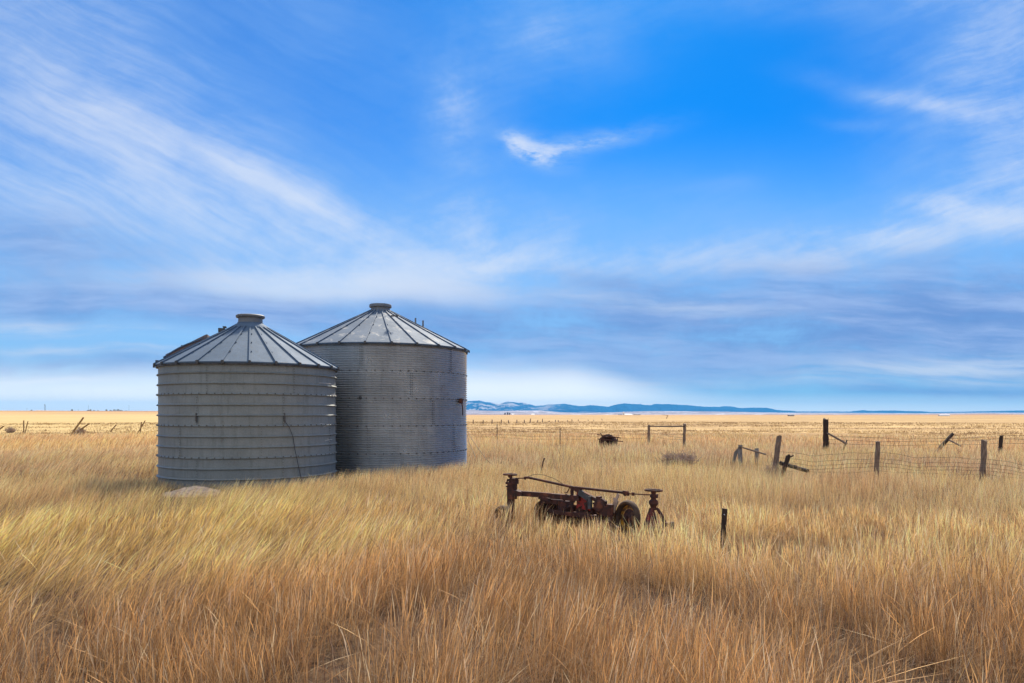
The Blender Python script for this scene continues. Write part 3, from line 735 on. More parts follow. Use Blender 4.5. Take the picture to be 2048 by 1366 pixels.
# left-hand broken posts
G = 'broken posts at the edge of the left field'
for x0, y0, x1, y1, Z, w, m, lab in (
    (167, 835, 147, 863, 59, 3.6, 'wood_tan', 'longest leaning post of the left field edge, tilted right against the yellow field'),
    (178.5, 847, 163, 858, 60, 3.0, 'wood_tan', 'short tilted stub just right of the longest leaning post at the left'),
    (47.5, 841, 47.5, 860, 66, 2.4, 'wood_tan', 'upright thin post at far left with a slimmer tilted one beside it'),
    (56, 842, 51, 862, 65, 1.8, 'wood_tan', 'slim slightly tilted post just right of the upright one at far left'),
    (283, 844, 281, 862, 61, 2.4, 'wood_tan', 'near upright post close to the left bin, crossed by a tilted stick'),
    (290.5, 841, 281, 857, 61.5, 2.2, 'wood_tan', 'tilted stick crossing the upright post close to the left bin'),
    (233, 849, 225, 858, 72, 2.4, 'wood_tan', 'very short tilted stub midway between the leaning posts and the left bin'),
    (8, 852, 0, 858, 68, 2.6, 'wood_tan', 'short stub at the extreme left edge, tilted low over the grass')):
    post(None, x0, y0, x1, y1, Z, w, M[m], 'broken_post', lab=lab, group=G)
for (px, Z, rx, h, lab) in ((160, 60, .55, .75, 'small dark weed clump between the two leaning posts at the left'), (20, 67, .5, .62, 'small dark weed clump at far left edge of the grass')):
    c = P(px, 860, Z); c.z = 0
    bush('weed_clump', c, rx, .4, h, 60, M['brush'], lab, 'dead weeds', int(px), .02, 'weed clumps at the left')
# dirt mound by the left bin
c = P(388, 990, 15.2); mb = MB(); n = 26; rg = 9
vs = [Vector((c.x, c.y, .17))]; fs = []
for i in range(1, rg + 1):
    for k in range(n):
        a = 2 * math.pi * k / n; q = i / rg
        h = .17 * (1 - q * q) * (1 - .2 * q * math.cos(a * 2 + 1)) + .07 * (float(fbm(math.cos(a) * q * 4 + 9, math.sin(a) * q * 4 + 9, 2, 4)) - .45) + .10 * (float(vnoise(math.cos(a) * q * 2.2 + 5, math.sin(a) * q * 2.2 + 5, 3)) - .5)
        vs.append(Vector((c.x + math.cos(a) * q * .72, c.y + math.sin(a) * q * .48, max(h, -.06) if q < 1 else -.08)))
for k in range(n): fs.append((0, 1 + k, 1 + (k + 1) % n))
for i in range(rg - 1):
    for k in range(n):
        a = 1 + i * n + k; b = 1 + i * n + (k + 1) % n; fs.append((a, a + n, b + n, b))
mb.add(vs, fs); o = mb.build('dirt_mound', M['dirt'], loc=(c.x, c.y, 0), smooth=True); tag(o, 'low mound of pale pinkish dirt at the foot of the hooped bin', 'dirt mound')
MOUND = (c.x, c.y)

# ------------------------------------------------------------------ far things
def GP(px, Z, up=0.0):
    x = (px - 1024) / F * Z; return Vector((x, Z, float(ground_z(x, Z)) + up))
def far_tree(px, Z, h, w, label, seed):
    rnd = random.Random(seed); g = GP(px, Z)
    t = thing('tree', g, label, 'tree', 'shelterbelt trees on the skyline')
    MB().tube([g, g + Vector((0, 0, h * .5)), g + Vector((.1, 0, h * .8))], [h * .05, h * .035, h * .01], 6).build('trunk', M['bark'], t)
    mb = MB()
    for i in range(150):
        a = rnd.uniform(0, 6.28); q = rnd.random() ** .5; zz = rnd.random()
        rr = w / 2 * math.sin(math.pi * (zz * .8 + .15)) ** .7 * q
        p = g + Vector((math.cos(a) * rr, math.sin(a) * rr, h * (.18 + .82 * zz)))
        s = h * rnd.uniform(.05, .11); R = Matrix.Rotation(rnd.uniform(0, 6), 3, Vector((rnd.random(), rnd.random(), rnd.random() + .1)).normalized())
        mb.add([p + R @ Vector((-s, -s, 0)), p + R @ Vector((s, -s * .6, 0)), p + R @ Vector((s * .5, s, 0)), p + R @ Vector((-s, s * .4, s * .4))], [(0, 1, 2, 3)])
    mb.build('crown', M['leaf_dark'], t)
trees = [(63, 3.6, 5, 'tiny lone tree by the distant hill, left of the tall mast'), (144, 4.6, 4.6, 'round dark tree standing alone right of the distant hill'),
         (176, 3.4, 5, 'first small dark tree of the distant left grove'), (181, 4.4, 5, 'bushy dark tree beside the pole in the distant left grove'), (188, 3.0, 6, 'low dark tree in the middle of the distant left grove'), (196, 2.4, 6, 'lowest thin tree between the two distant dark groves'),
         (213, 4.4, 4, 'taller thin tree starting the second distant grove'), (221, 3.2, 6, 'low wide tree left in the second distant grove'), (229, 4.2, 8, 'broad dark tree left of centre in the second distant grove'), (236, 4.6, 8, 'highest broad tree of the second distant grove'), (243, 3.2, 8, 'broad low tree right in the second distant grove'), (252, 2.0, 8, 'flat low shrub ending the second distant grove at its right')]
for i, (px, h, w, lab) in enumerate(trees): far_tree(px, 1950, h * 1.25, w * 1.2, lab, i)
for i, (px, h, w, lab) in enumerate(((1010, 9, 9, 'dark tree at left end of the farm below the mountains'), (1015, 11, 8, 'tallest dark tree of the farm below the mountains'), (1019, 9, 9, 'dark tree right in the farm below the mountains'))):
    far_tree(px, 3000, h, w, lab, 40 + i)
def pole(px, Z, h, lab, tower=False):
    g = GP(px, Z); t = thing('lattice_mast' if tower else 'utility_pole', g, lab, 'mast' if tower else 'utility pole', None if tower else 'poles on the skyline')
    if tower:
        mb = MB()
        for sx, sy in ((-1, -1), (1, -1), (1, 1), (-1, 1)): mb.tube([g + Vector((sx * 1.2, sy * 1.2, 0)), g + Vector((sx * .3, sy * .3, h))], .16, 5)
        for k in range(8):
            q = k / 8; r0 = 1.2 - .9 * q; r1 = 1.2 - .9 * (q + .125)
            mb.tube([g + Vector((-r0, -r0, h * q)), g + Vector((r1, -r1, h * (q + .125)))], .1, 4).tube([g + Vector((-r0, r0, h * q)), g + Vector((r1, r1, h * (q + .125)))], .1, 4)
        mb.build('mast_frame', M['cap'], t)
        mb = MB()
        for k in range(10):
            a = k * math.pi / 5; mb.bar(g + Vector((0, -.4, h)), g + Vector((math.cos(a) * 1.9, -.5, h + math.sin(a) * 1.9)), .5, .08, (0, 1, 0))
        mb.build('vane_wheel', M['cap'], t)
    else:
        MB().tube([g, g + Vector((0, 0, h))], [.24, .16], 6).build('pole_shaft', M['bark'], t)
        MB().box(g + Vector((0, -.1, h - .8)), (2.6, .2, .2)).build('crossarm', M['bark'], t)
pole(90, 1950, 18, 'tall mast with a wheel at its top on the distant hill at far left', True)
pole(177, 1950, 17.5, 'tall thin pole rising from the first distant grove'); pole(258, 1950, 17, 'tall thin pole right of the second distant grove, nearest the bin')
pole(156.5, 2000, 7, 'short pole between the round tree and the first distant grove'); pole(54, 1950, 9, 'short faint pole left of the tall mast on the distant hill')

def box_building(px, Z, w, d, h, rise, wallm, roofm, label, cat='farm building'):
    g = GP(px, Z); t = thing('farm_building', g, label, cat, 'distant farm buildings')
    MB().box(g + Vector((0, 0, h / 2 - .5)), (w, d, h + 1)).build('wall', wallm, t)
    mb = MB(); o = .4
    vs = [g + Vector((sx * (w / 2 + o), sy * (d / 2 + o), h + .01)) for sx, sy in ((-1, -1), (1, -1), (1, 1), (-1, 1))] + [g + Vector((-w / 2 - o, 0, h + rise)), g + Vector((w / 2 + o, 0, h + rise))]
    mb.add(vs, [(0, 1, 5, 4), (2, 3, 4, 5), (0, 4, 3), (1, 2, 5), (3, 2, 1, 0)]); mb.build('roof', roofm, t)
    return t
Zf = 2600
box_building(1256, Zf, 26, 14, 2.6, 1.6, M['white_paint'], M['white_paint'], 'long low white building beside the white silo below the mountains')
box_building(1274, Zf, 24, 12, 2.2, 1.8, M['shed'], M['shed'], 'long dark shed right of the white building below the mountains')
box_building(1240, Zf + 100, 14, 9, 1.8, 1.2, M['shed'], M['shed'], 'small grey shed left of the white silo below the mountains')
box_building(1026, 3000, 9, 8, 3, 1.6, M['white_paint'], M['white_paint'], 'small white house right of the three dark farm trees')
box_building(1066, 3100, 14, 8, 3, 1.6, M['white_paint'], M['white_paint'], 'lone white barn between the trees and the white silo')
box_building(1888, 900, 13, 4, 1.1, .8, M['white_paint'], M['white_paint'], 'low white building far out on the plain at the right')
box_building(1582, 800, 6, 4, 1.0, .7, M['shed'], M['shed'], 'small dark shed far out on the plain left of the tall post')
g = GP(1247, Zf - 20); t = thing('silo', g, 'slim white silo standing by the long white building', 'silo')
MB().lathe([(3.6, -1), (3.6, 10.0)], 20, g).build('silo_wall', M['white_paint'], t, smooth=True)
MB().lathe([(3.8, 10.0), (2.6, 11.4), (.01, 12)], 20, g).build('silo_roof', M['white_paint'], t, smooth=True)
# crooked dead tree far in the field
g = GP(1333, 300); t = thing('dead_tree', g, 'tiny crooked dead tree far beyond the gateway', 'dead tree')
MB().tube([g, g + Vector((.25, 0, .7)), g + Vector((.5, 0, 1.3)), g + Vector((.9, 0, 1.5))], [.14, .12, .1, .04], 6).tube([g + Vector((.5, 0, 1.3)), g + Vector((-.2, 0, 1.5)), g + Vector((-2.0, 0, 1.6))], [.09, .07, .05], 5).build('trunk', M['bark'], t)

# ------------------------------------------------------------------ ground
def ground():
    nr, na = 190, 220
    r = np.concatenate([[0], np.geomspace(.6, 20000, nr - 1)])
    a = np.linspace(0, 2 * np.pi, na, endpoint=False)
    Rr, A = np.meshgrid(r, a, indexing='ij')
    X = Rr * np.sin(A); Y = Rr * np.cos(A); Z = ground_z(X, Y)
    V = np.stack([X, Y, Z], -1).reshape(-1, 3)
    i, k = np.meshgrid(np.arange(nr - 1), np.arange(na), indexing='ij'); k2 = (k + 1) % na
    Q = np.stack([i * na + k, (i + 1) * na + k, (i + 1) * na + k2, i * na + k2], -1).reshape(-1, 4)
    m, t, b = material('dry prairie soil and stubble')
    co = t.n('ShaderNodeTexCoord').outputs['Object']; x = t.xyz(co)
    n1 = t.noise(co, .35, 6, .6); n2 = t.noise(t.mapping(co, (.02, .13, 1)), 1.0, 5, .6, .6)
    n3 = t.noise(t.mapping(co, (.0012, .012, 1)), 1.0, 6, .6, .4); n4 = t.noise(co, 9, 5, .6)
    n5 = t.noise(t.mapping(co, (.25, .7, 1)), 1.0, 6, .65)
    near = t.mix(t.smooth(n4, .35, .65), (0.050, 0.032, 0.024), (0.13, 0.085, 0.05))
    field = t.mix(t.smooth(n2, .42, .58), (0.56, 0.395, 0.19), (0.37, 0.245, 0.12))
    field = t.mix(t.m('MULTIPLY', t.smooth(n5, .50, .62), .8), field, (0.25, 0.155, 0.08))
    left = t.smooth(t.m('DIVIDE', x[0], t.m('MAXIMUM', x[1], 1.0)), -.22, -.36)
    field = t.mix(t.m('MULTIPLY', left, .8), field, t.mix(t.smooth(n2, .3, .7), (0.60, 0.455, 0.21), (0.50, 0.365, 0.165)))
    far = t.mix(t.smooth(n3, .42, .6), (0.56, 0.36, 0.16), (0.33, 0.19, 0.11))
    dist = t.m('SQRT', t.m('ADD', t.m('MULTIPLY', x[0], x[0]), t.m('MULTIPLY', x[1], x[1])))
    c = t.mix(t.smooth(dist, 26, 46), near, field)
    c = t.mix(t.smooth(dist, 500, 1400), c, far)
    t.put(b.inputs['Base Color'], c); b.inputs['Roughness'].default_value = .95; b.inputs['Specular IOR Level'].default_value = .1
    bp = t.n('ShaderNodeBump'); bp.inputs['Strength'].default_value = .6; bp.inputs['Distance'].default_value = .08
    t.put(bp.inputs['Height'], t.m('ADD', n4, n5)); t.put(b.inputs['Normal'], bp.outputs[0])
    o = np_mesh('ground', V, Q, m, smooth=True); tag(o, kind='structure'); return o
ground()

# ------------------------------------------------------------------ mountains and foothills
ridge = [(600, 818), (700, 812), (800, 808), (880, 806), (933, 803.4), (958, 801), (970, 804.4), (984, 805.8), (998, 808), (1013, 803.4), (1025, 803.8), (1037, 805.4), (1044, 804.4), (1056, 808), (1070, 812), (1087, 811), (1101, 808), (1126, 807), (1142, 810), (1154, 812), (1170, 811), (1183, 810), (1216, 813), (1232, 809), (1249, 806.5), (1271, 808), (1300, 810), (1312, 807.5), (1339, 808), (1358, 809), (1388, 811), (1417, 813.6), (1437, 813.6), (1448, 812), (1466, 813), (1480, 816), (1515, 815), (1532, 815.5), (1554, 820), (1593, 822.6), (1700, 823), (1726, 820.4), (1745, 821.5), (1785, 821), (1815, 822), (1839, 822), (1863, 824), (1940, 823), (1980, 822), (2048, 820.6), (2200, 819), (2400, 818)]
def range_mesh(name, prof, Z0, Z1, Z2, mat, seed, rough, cols=900, rows=26):
    px = np.linspace(prof[0][0], prof[-1][0], cols); yy = np.interp(px, [p[0] for p in prof], [p[1] for p in prof])
    fr = np.linspace(0, 1, rows); PX, Fr = np.meshgrid(px, fr, indexing='ij'); YY = np.repeat(yy[:, None], rows, 1)
    Zd = np.where(Fr < .6, Z0 + (Z1 - Z0) * Fr / .6, Z1 + (Z2 - Z1) * (Fr - .6) / .4)
    H = (HZ - YY) / F * Z1
    shape = np.where(Fr < .6, (Fr / .6) ** 1.15, 1 - (np.clip(Fr - .6, 0, 1) / .4) ** 1.2)
    nz = fbm(PX / 16, Fr * 5, seed, 5) - .5; gl = np.abs(fbm(PX / 9 + Fr * 3, Fr * 2.2, seed + 5, 4) - .5) * 2
    edge = np.sin(np.pi * np.clip(shape, 0, 1))
    Hh = H * shape * (1 + rough * nz * (1 - .8 * (np.abs(Fr - .6) < .03))) - H * rough * .9 * gl * edge * .6
    Hh = np.where((Fr < .001) | (Fr > .999), -30, Hh)
    X = (PX - 1024) / F * Zd
    V = np.stack([X, Zd, Hh], -1).reshape(-1, 3)
    i, k = np.meshgrid(np.arange(cols - 1), np.arange(rows - 1), indexing='ij')
    Q = np.stack([i * rows + k, (i + 1) * rows + k, (i + 1) * rows + k + 1, i * rows + k + 1], -1).reshape(-1, 4)
    o = np_mesh(name, V, Q, mat, smooth=True); tag(o, kind='structure'); return o
m, t, b = material('haze-blue forest mountain')
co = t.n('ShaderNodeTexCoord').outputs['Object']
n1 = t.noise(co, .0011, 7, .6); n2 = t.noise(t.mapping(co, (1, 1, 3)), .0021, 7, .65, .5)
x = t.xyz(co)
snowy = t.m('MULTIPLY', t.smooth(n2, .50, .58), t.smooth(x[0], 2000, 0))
c = t.mix(t.smooth(n1, .35, .65), (0.008, 0.072, 0.21), (0.02, 0.105, 0.26)); c = t.mix(t.m('MULTIPLY', snowy, .7), c, (0.62, 0.58, 0.60))  # blue of distant haze painted into the forest base colour
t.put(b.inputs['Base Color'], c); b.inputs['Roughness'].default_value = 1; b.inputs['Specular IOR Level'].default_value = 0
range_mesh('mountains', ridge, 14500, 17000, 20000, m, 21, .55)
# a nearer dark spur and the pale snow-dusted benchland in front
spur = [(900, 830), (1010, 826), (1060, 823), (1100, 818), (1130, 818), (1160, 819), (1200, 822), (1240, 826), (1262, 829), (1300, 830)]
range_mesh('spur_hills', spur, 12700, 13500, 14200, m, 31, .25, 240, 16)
bench = [(560, 826), (800, 824), (900, 821), (950, 820), (990, 821.5), (1040, 821), (1080, 820.5), (1120, 824), (1160, 825.5), (1220, 824.5), (1260, 823), (1300, 822), (1360, 822), (1450, 823), (1560, 825), (1640, 825), (1750, 825.8), (1850, 826), (1950, 825), (2048, 825), (2400, 824)]
m2, t, b = material('snow dusted benchland')
co = t.n('ShaderNodeTexCoord').outputs['Object']
n1 = t.noise(t.mapping(co, (.5, 1, 8)), .0022, 7, .65, .3); n2 = t.noise(t.mapping(co, (1, 1, 14)), .004, 6, .6)
c = t.mix(t.smooth(n1, .40, .62), (0.28, 0.22, 0.23), (0.48, 0.44, 0.47)); c = t.mix(t.m('MULTIPLY', t.smooth(n2, .56, .64), .8), c, (0.85, 0.85, 0.88))
t.put(b.inputs['Base Color'], c); b.inputs['Roughness'].default_value = 1; b.inputs['Specular IOR Level'].default_value = 0
range_mesh('foothills', bench, 8500, 11500, 12600, m2, 41, .3, 600, 16)
# brown rise on the plain at the right and the pale hill at far left
m3 = simple('brown rangeland', (0.26, 0.15, 0.10), (0.36, 0.22, 0.14), .01, 1, bump=0)
rise = [(1500, 830), (1650, 828.8), (1800, 828), (1900, 827.8), (1960, 826.5), (1990, 826.7), (2048, 828), (2200, 827), (2350, 830)]
range_mesh('brown_rise', rise, 3200, 4200, 5200, m3, 51, .1, 200, 12)
m4 = simple('pale rangeland', (0.42, 0.31, 0.25), (0.52, 0.40, 0.32), .01, 1, bump=0)
range_mesh('pale_hill', [(-250, 826), (20, 824), (52, 821.2), (75, 819.3), (110, 819.8), (138, 821.5), (150, 823.5), (320, 825), (450, 829)], 2800, 4000, 5200, m4, 61, .06, 220, 12)

# ------------------------------------------------------------------ grass
SRC = []
def ribbons(x, y, L, w, lx, ly, droop, face, col, nseg, prof=None, tipcol=1.15, z0=None):
    """curved tapering ribbons; returns verts, quads, tints"""
    n = len(x); t = np.linspace(0, 1, nseg + 1)[None, :]
    gz = ground_z(x, y) if z0 is None else z0
    L_ = L[:, None]
    hx = lx[:, None] * (0.45 * t + 0.55 * t * t) * L_; hy = ly[:, None] * (0.45 * t + 0.55 * t * t) * L_
    hh = np.sqrt(lx * lx + ly * ly)[:, None]
    vz = L_ * (t / np.sqrt(1 + 0.8 * hh * hh) - droop[:, None] * t ** 3)
    cx = x[:, None] + hx; cy = y[:, None] + hy; cz = gz[:, None] - 0.02 + np.maximum(vz, 0.012)
    if prof is None: prof = 1 - 0.75 * t ** 1.6
    else: prof = prof if prof.ndim == 2 else prof[None, :]
    ww = w[:, None] * prof / 2
    fx = np.cos(face)[:, None] * ww; fy = np.sin(face)[:, None] * ww
    A = np.stack([cx - fx, cy - fy, cz], -1); B = np.stack([cx + fx, cy + fy, cz], -1)
    V = np.stack([A, B], 2).reshape(-1, 3)
    base = (np.arange(n) * (nseg + 1) * 2)[:, None] + (np.arange(nseg) * 2)[None, :]
    Q = np.stack([base, base + 1, base + 3, base + 2], -1).reshape(-1, 4)
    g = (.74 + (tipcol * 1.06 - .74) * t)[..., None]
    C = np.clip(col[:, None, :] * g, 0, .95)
    C = np.repeat(C[:, :, None, :], 2, 2).reshape(-1, 3)
    C = np.concatenate([C, np.ones((len(C), 1))], 1)
    return V, Q, C

PAL = np.array([[.84, .545, .25], [.84, .575, .22], [.66, .37, .15], [.50, .36, .235], [.82, .51, .29]])
def patch_fields(x, y):
    r = np.hypot(x, y)
    n1 = fbm(x / 2.6 + 3, y / 2.6, 71, 4); n2 = fbm(x / 1.1, y / 1.6, 77, 4); n3 = fbm(x / 5.0, y / 7.0, 83, 3)
    rust = np.clip(sstep(9.0, 5.2, r + (n1 - .5) * 6) * .95 + sstep(.58, .72, n1) * .35, 0, 1)
    yellow = sstep(-.02, -.30, x / y) * sstep(5.5, 8.5, r + (n3 - .5) * 5) * sstep(17, 13, r)
    yellow = np.clip(yellow + sstep(3.0, 5.0, x) * sstep(11, 7, r) * .6, 0, 1)
    far = sstep(12, 24, r)
    return n1, n2, n3, rust, yellow, far, r
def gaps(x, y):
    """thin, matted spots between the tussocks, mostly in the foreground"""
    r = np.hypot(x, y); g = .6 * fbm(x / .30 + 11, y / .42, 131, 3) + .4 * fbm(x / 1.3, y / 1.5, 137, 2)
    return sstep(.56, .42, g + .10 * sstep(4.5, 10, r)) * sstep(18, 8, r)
def colours(x, y):
    n = len(x); n1, n2, n3, rust, yellow, far, r = patch_fields(x, y)
    c = np.tile(PAL[0], (n, 1))
    c = c + (PAL[1] - c) * yellow[:, None]
    c = c + (PAL[4] - c) * (far * sstep(.35, .6, n1))[:, None]
    u = rng.random(n)
    k = np.clip(rust * .9, 0, 1)[:, None]; c = c + (PAL[2] - c) * k
    gr = (u < .13 + .15 * n2)[:, None]; c = np.where(gr, PAL[3] * (.8 + .5 * rng.random((n, 1))), c)
    c = c * (0.40 + 1.05 * rng.random((n, 1)) ** 1.15) * (.66 + .70 * n2[:, None])
    hi = rng.random(n) < .10; c[hi] = np.array([.90, .70, .43]) * (.8 + .3 * rng.random((hi.sum(), 1)))
    dk = rng.random(n) < .035; c[dk] = np.array([.24, .11, .06]) * (.7 + .6 * rng.random((dk.sum(), 1)))
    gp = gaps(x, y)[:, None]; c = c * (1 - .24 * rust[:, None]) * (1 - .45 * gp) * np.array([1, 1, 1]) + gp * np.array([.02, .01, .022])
    return np.clip(c, .01, .9)
def heights(x, y):
    n1, n2, n3, rust, yellow, far, r = patch_fields(x, y)
    h = .40 + .05 * sstep(9, 5, r) + .02 * sstep(20, 40, r)
    h = h * (.55 + .9 * n2) * (1 - .5 * gaps(x, y))
    for c, R in ((BL, RL), (BR, RR)):
        d = np.hypot(x - c.x, y - c.y) - R; h = h * (1 - (1 - (.30 + .75 * fbm(x / .35, y / .35, 211, 3) ** 1.5)) * sstep(2.0, .2, d))
    h = h * (1 - .12 * sstep(2.0, .8, np.abs(np.hypot((x - 1.1), (y - 8.6))))) * (1 - .62 * sstep(.95, .35, np.hypot((x - 2.58) / .5, (y - 8.25))))
    h = h * (1 - .55 * sstep(38, 60, r + (n3 - .5) * 20) * (x / y > -.25))
    h = h * (1 - .72 * sstep(1.25, .45, np.hypot((x - MOUND[0]) / 1.1, (y - MOUND[1] + .6))))
    return h
def lean(x, y):
    n1 = fbm(x / 1.7, y / 2.4, 91, 3); n3 = fbm(x / 5.0 + 7, y / 6.0, 93, 2)
    s = sstep(.12, -.40, x / y); r = np.hypot(x, y)
    l = .03 + .40 * s * sstep(4.8, 8, r) + .04 * s
    l = l * (.3 + 1.4 * n3) + (n1 - .5) * .45
    return l, (n1 - .5) * .3 - .05 * s
def ok_mask(x, y):
    k = np.ones(len(x), bool)
    for c, R in ((BL, RL), (BR, RR)): k &= np.hypot(x - c.x, y - c.y) > R + .04
    k &= ((x - MOUND[0]) / .62) ** 2 + ((y - MOUND[1]) / .42) ** 2 > 1
    return k
def scatter(r0, r1, dens, tuft=0.5, az=47):
    A = math.radians(az) * 2 / 2 * (r1 * r1 - r0 * r0); n = int(A * dens)
    nt = int(n * tuft); per = 9
    rr = np.sqrt(rng.uniform(r0 * r0, r1 * r1, n)); aa = np.radians(rng.uniform(-az, az, n))
    x = rr * np.sin(aa); y = rr * np.cos(aa); ox = np.zeros(n); oy = np.zeros(n)
    m = nt // per
    if m > 0:
        sp = .035 * (1 + r0 / 9)
        dx = rng.normal(0, sp, (m, per)); dy = rng.normal(0, sp, (m, per))
        x[:m * per] = (x[:m, None] + dx).ravel(); y[:m * per] = (y[:m, None] + dy).ravel()
        ox[:m * per] = (dx / sp * .10).ravel(); oy[:m * per] = (dy / sp * .10).ravel()
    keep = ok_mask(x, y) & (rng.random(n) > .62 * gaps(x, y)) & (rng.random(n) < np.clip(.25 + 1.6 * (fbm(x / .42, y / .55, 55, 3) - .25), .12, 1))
    return x[keep], y[keep], ox[keep], oy[keep]
def zone(r0, r1, dens, nseg, w0, mix=(.5, .42, .08), tuft=.5, hs=1.0):
    x, y, ox, oy = scatter(r0, r1, dens, tuft); n = len(x)
    h = heights(x, y) * hs; lx, ly = lean(x, y); col = colours(x, y); u = rng.random(n)
    r = np.hypot(x, y); w = w0 * (1 + r / 7.0)
    out = []
    t = np.linspace(0, 1, nseg + 1)
    # culms
    k = u < mix[0]; m = k.sum()
    hf = rng.uniform(.8, 1.35, m); head = rng.random(m) < .6
    p0 = np.tile(1 - .45 * t, (m, 1)); p1 = np.tile(1 - .45 * t, (m, 1))
    if nseg >= 4:
        p1[:, -2] = rng.uniform(1.8, 3.2, m); p1[:, -3] = rng.uniform(.9, 1.5, m)
    p1[:, -1] = .35; p0[:, -1] = .2
    prof = np.where(head[:, None], p1, p0)
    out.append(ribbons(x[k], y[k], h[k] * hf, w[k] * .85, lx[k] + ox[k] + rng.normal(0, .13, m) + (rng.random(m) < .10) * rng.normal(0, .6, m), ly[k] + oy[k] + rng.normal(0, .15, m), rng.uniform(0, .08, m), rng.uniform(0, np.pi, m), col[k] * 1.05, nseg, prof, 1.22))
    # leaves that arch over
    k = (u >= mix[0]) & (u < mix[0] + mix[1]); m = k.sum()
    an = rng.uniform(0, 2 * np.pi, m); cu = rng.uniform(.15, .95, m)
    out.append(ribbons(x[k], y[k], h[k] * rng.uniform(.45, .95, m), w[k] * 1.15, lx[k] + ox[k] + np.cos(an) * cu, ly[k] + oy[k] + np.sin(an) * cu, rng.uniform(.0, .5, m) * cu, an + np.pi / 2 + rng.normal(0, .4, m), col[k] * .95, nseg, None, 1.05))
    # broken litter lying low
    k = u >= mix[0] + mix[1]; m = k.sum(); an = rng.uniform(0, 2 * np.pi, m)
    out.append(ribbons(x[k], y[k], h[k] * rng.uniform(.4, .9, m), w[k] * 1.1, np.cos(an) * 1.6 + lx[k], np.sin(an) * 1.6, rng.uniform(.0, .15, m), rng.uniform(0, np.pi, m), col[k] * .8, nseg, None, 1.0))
    return out
def make_grass(name, zones):
    Vs, Qs, Cs = [], [], []; o = 0
    for z in zones:
        for V, Q, C in z: Vs.append(V); Qs.append(Q + o); Cs.append(C); o += len(V)
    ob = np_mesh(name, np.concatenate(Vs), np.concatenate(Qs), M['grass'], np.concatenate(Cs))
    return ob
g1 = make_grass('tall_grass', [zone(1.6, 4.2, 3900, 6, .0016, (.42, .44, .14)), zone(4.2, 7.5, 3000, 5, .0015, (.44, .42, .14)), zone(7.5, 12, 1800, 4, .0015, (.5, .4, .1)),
                              zone(12, 20, 850, 3, .0016, (.6, .36, .04)), zone(20, 34, 240, 3, .0023, (.65, .35, 0), .4), zone(34, 62, 70, 2, .0028, (.65, .35, 0), .3)])
tag(g1, 'dense tall dry golden grass covering the foreground around the bins', 'grass', kind='stuff')
# stubble and tufts of the open field
def stubble():
    out = []
    for r0, r1, d in ((42, 80, 16), (80, 170, 4)):
        x, y, ox, oy = scatter(r0, r1, d, .7, 40); n = len(x)
        n1 = fbm(x / 14, y / 5.0, 101, 4); k = n1 > .36; x = x[k]; y = y[k]; n1 = n1[k]; n = len(x)
        dark = sstep(.46, .58, n1)[:, None] * .75
        c = (np.array([.56, .38, .17]) * (1 - dark) + np.array([.22, .13, .07]) * dark) * rng.uniform(.7, 1.2, (n, 1))
        out.append(ribbons(x, y, rng.uniform(.10, .26, n), .0034 * (1 + np.hypot(x, y) / 7), rng.normal(0, .4, n), rng.normal(0, .4, n), rng.uniform(0, .3, n), rng.normal(0, .5, n), c, 1, None, 1.1))
    return out
g2 = make_grass('field_stubble', [stubble()]); tag(g2, 'short pale stubble and low tufts on the open field behind', 'stubble', kind='stuff')

# ------------------------------------------------------------------ haze
HZB = MB().box((0, 500, 189), (46000, 42000, 400)).build('haze', None)
hm = bpy.data.materials.new('haze air'); hm.use_nodes = True; nt = hm.node_tree; nt.nodes.clear()
out = nt.nodes.new('ShaderNodeOutputMaterial'); pv = nt.nodes.new('ShaderNodeVolumePrincipled')
pv.inputs['Color'].default_value = (0.12, 0.52, 1.0, 1); pv.inputs['Density'].default_value = 4.4e-5; pv.inputs['Anisotropy'].default_value = 0.0
nt.links.new(pv.outputs[0], out.inputs['Volume'])
HZB.data.materials.clear(); HZB.data.materials.append(hm); tag(HZB, 'pale blue haze over the distant plain and mountains', 'haze', kind='stuff')

# ------------------------------------------------------------------ sky and sun
SUN_EL, SUN_AZ = 46.0, 10.0        # degrees; azimuth clockwise from the view direction
W = bpy.data.worlds.new('World'); S.world = W; W.use_nodes = True
nt = W.node_tree; nt.nodes.clear(); t = NT(nt)
wo = t.n('ShaderNodeOutputWorld'); bg = t.n('ShaderNodeBackground')
sky = t.n('ShaderNodeTexSky', sky_type='NISHITA'); sky.sun_disc = False
sky.sun_elevation = math.radians(SUN_EL); sky.sun_rotation = math.radians(SUN_AZ); sky.air_density = 1.0; sky.dust_density = 0.3; sky.ozone_density = 3.0
STR = 0.10; EXPO = 0.55
bg.inputs[1].default_value = STR
def K(c): return tuple(v / STR / 2 ** EXPO for v in c)
d = t.xyz(t.n('ShaderNodeTexCoord').outputs['Generated'])
yy = t.m('SQRT', t.m('ADD', t.m('MULTIPLY', d[1], d[1]), .04))
s = t.m('MULTIPLY', t.m('DIVIDE', d[0], yy), 14.0); e = t.m('MULTIPLY', t.m('DIVIDE', d[2], yy), 14.0)   # bearing and height as tangents x 14
q0 = t.vec(s, e)
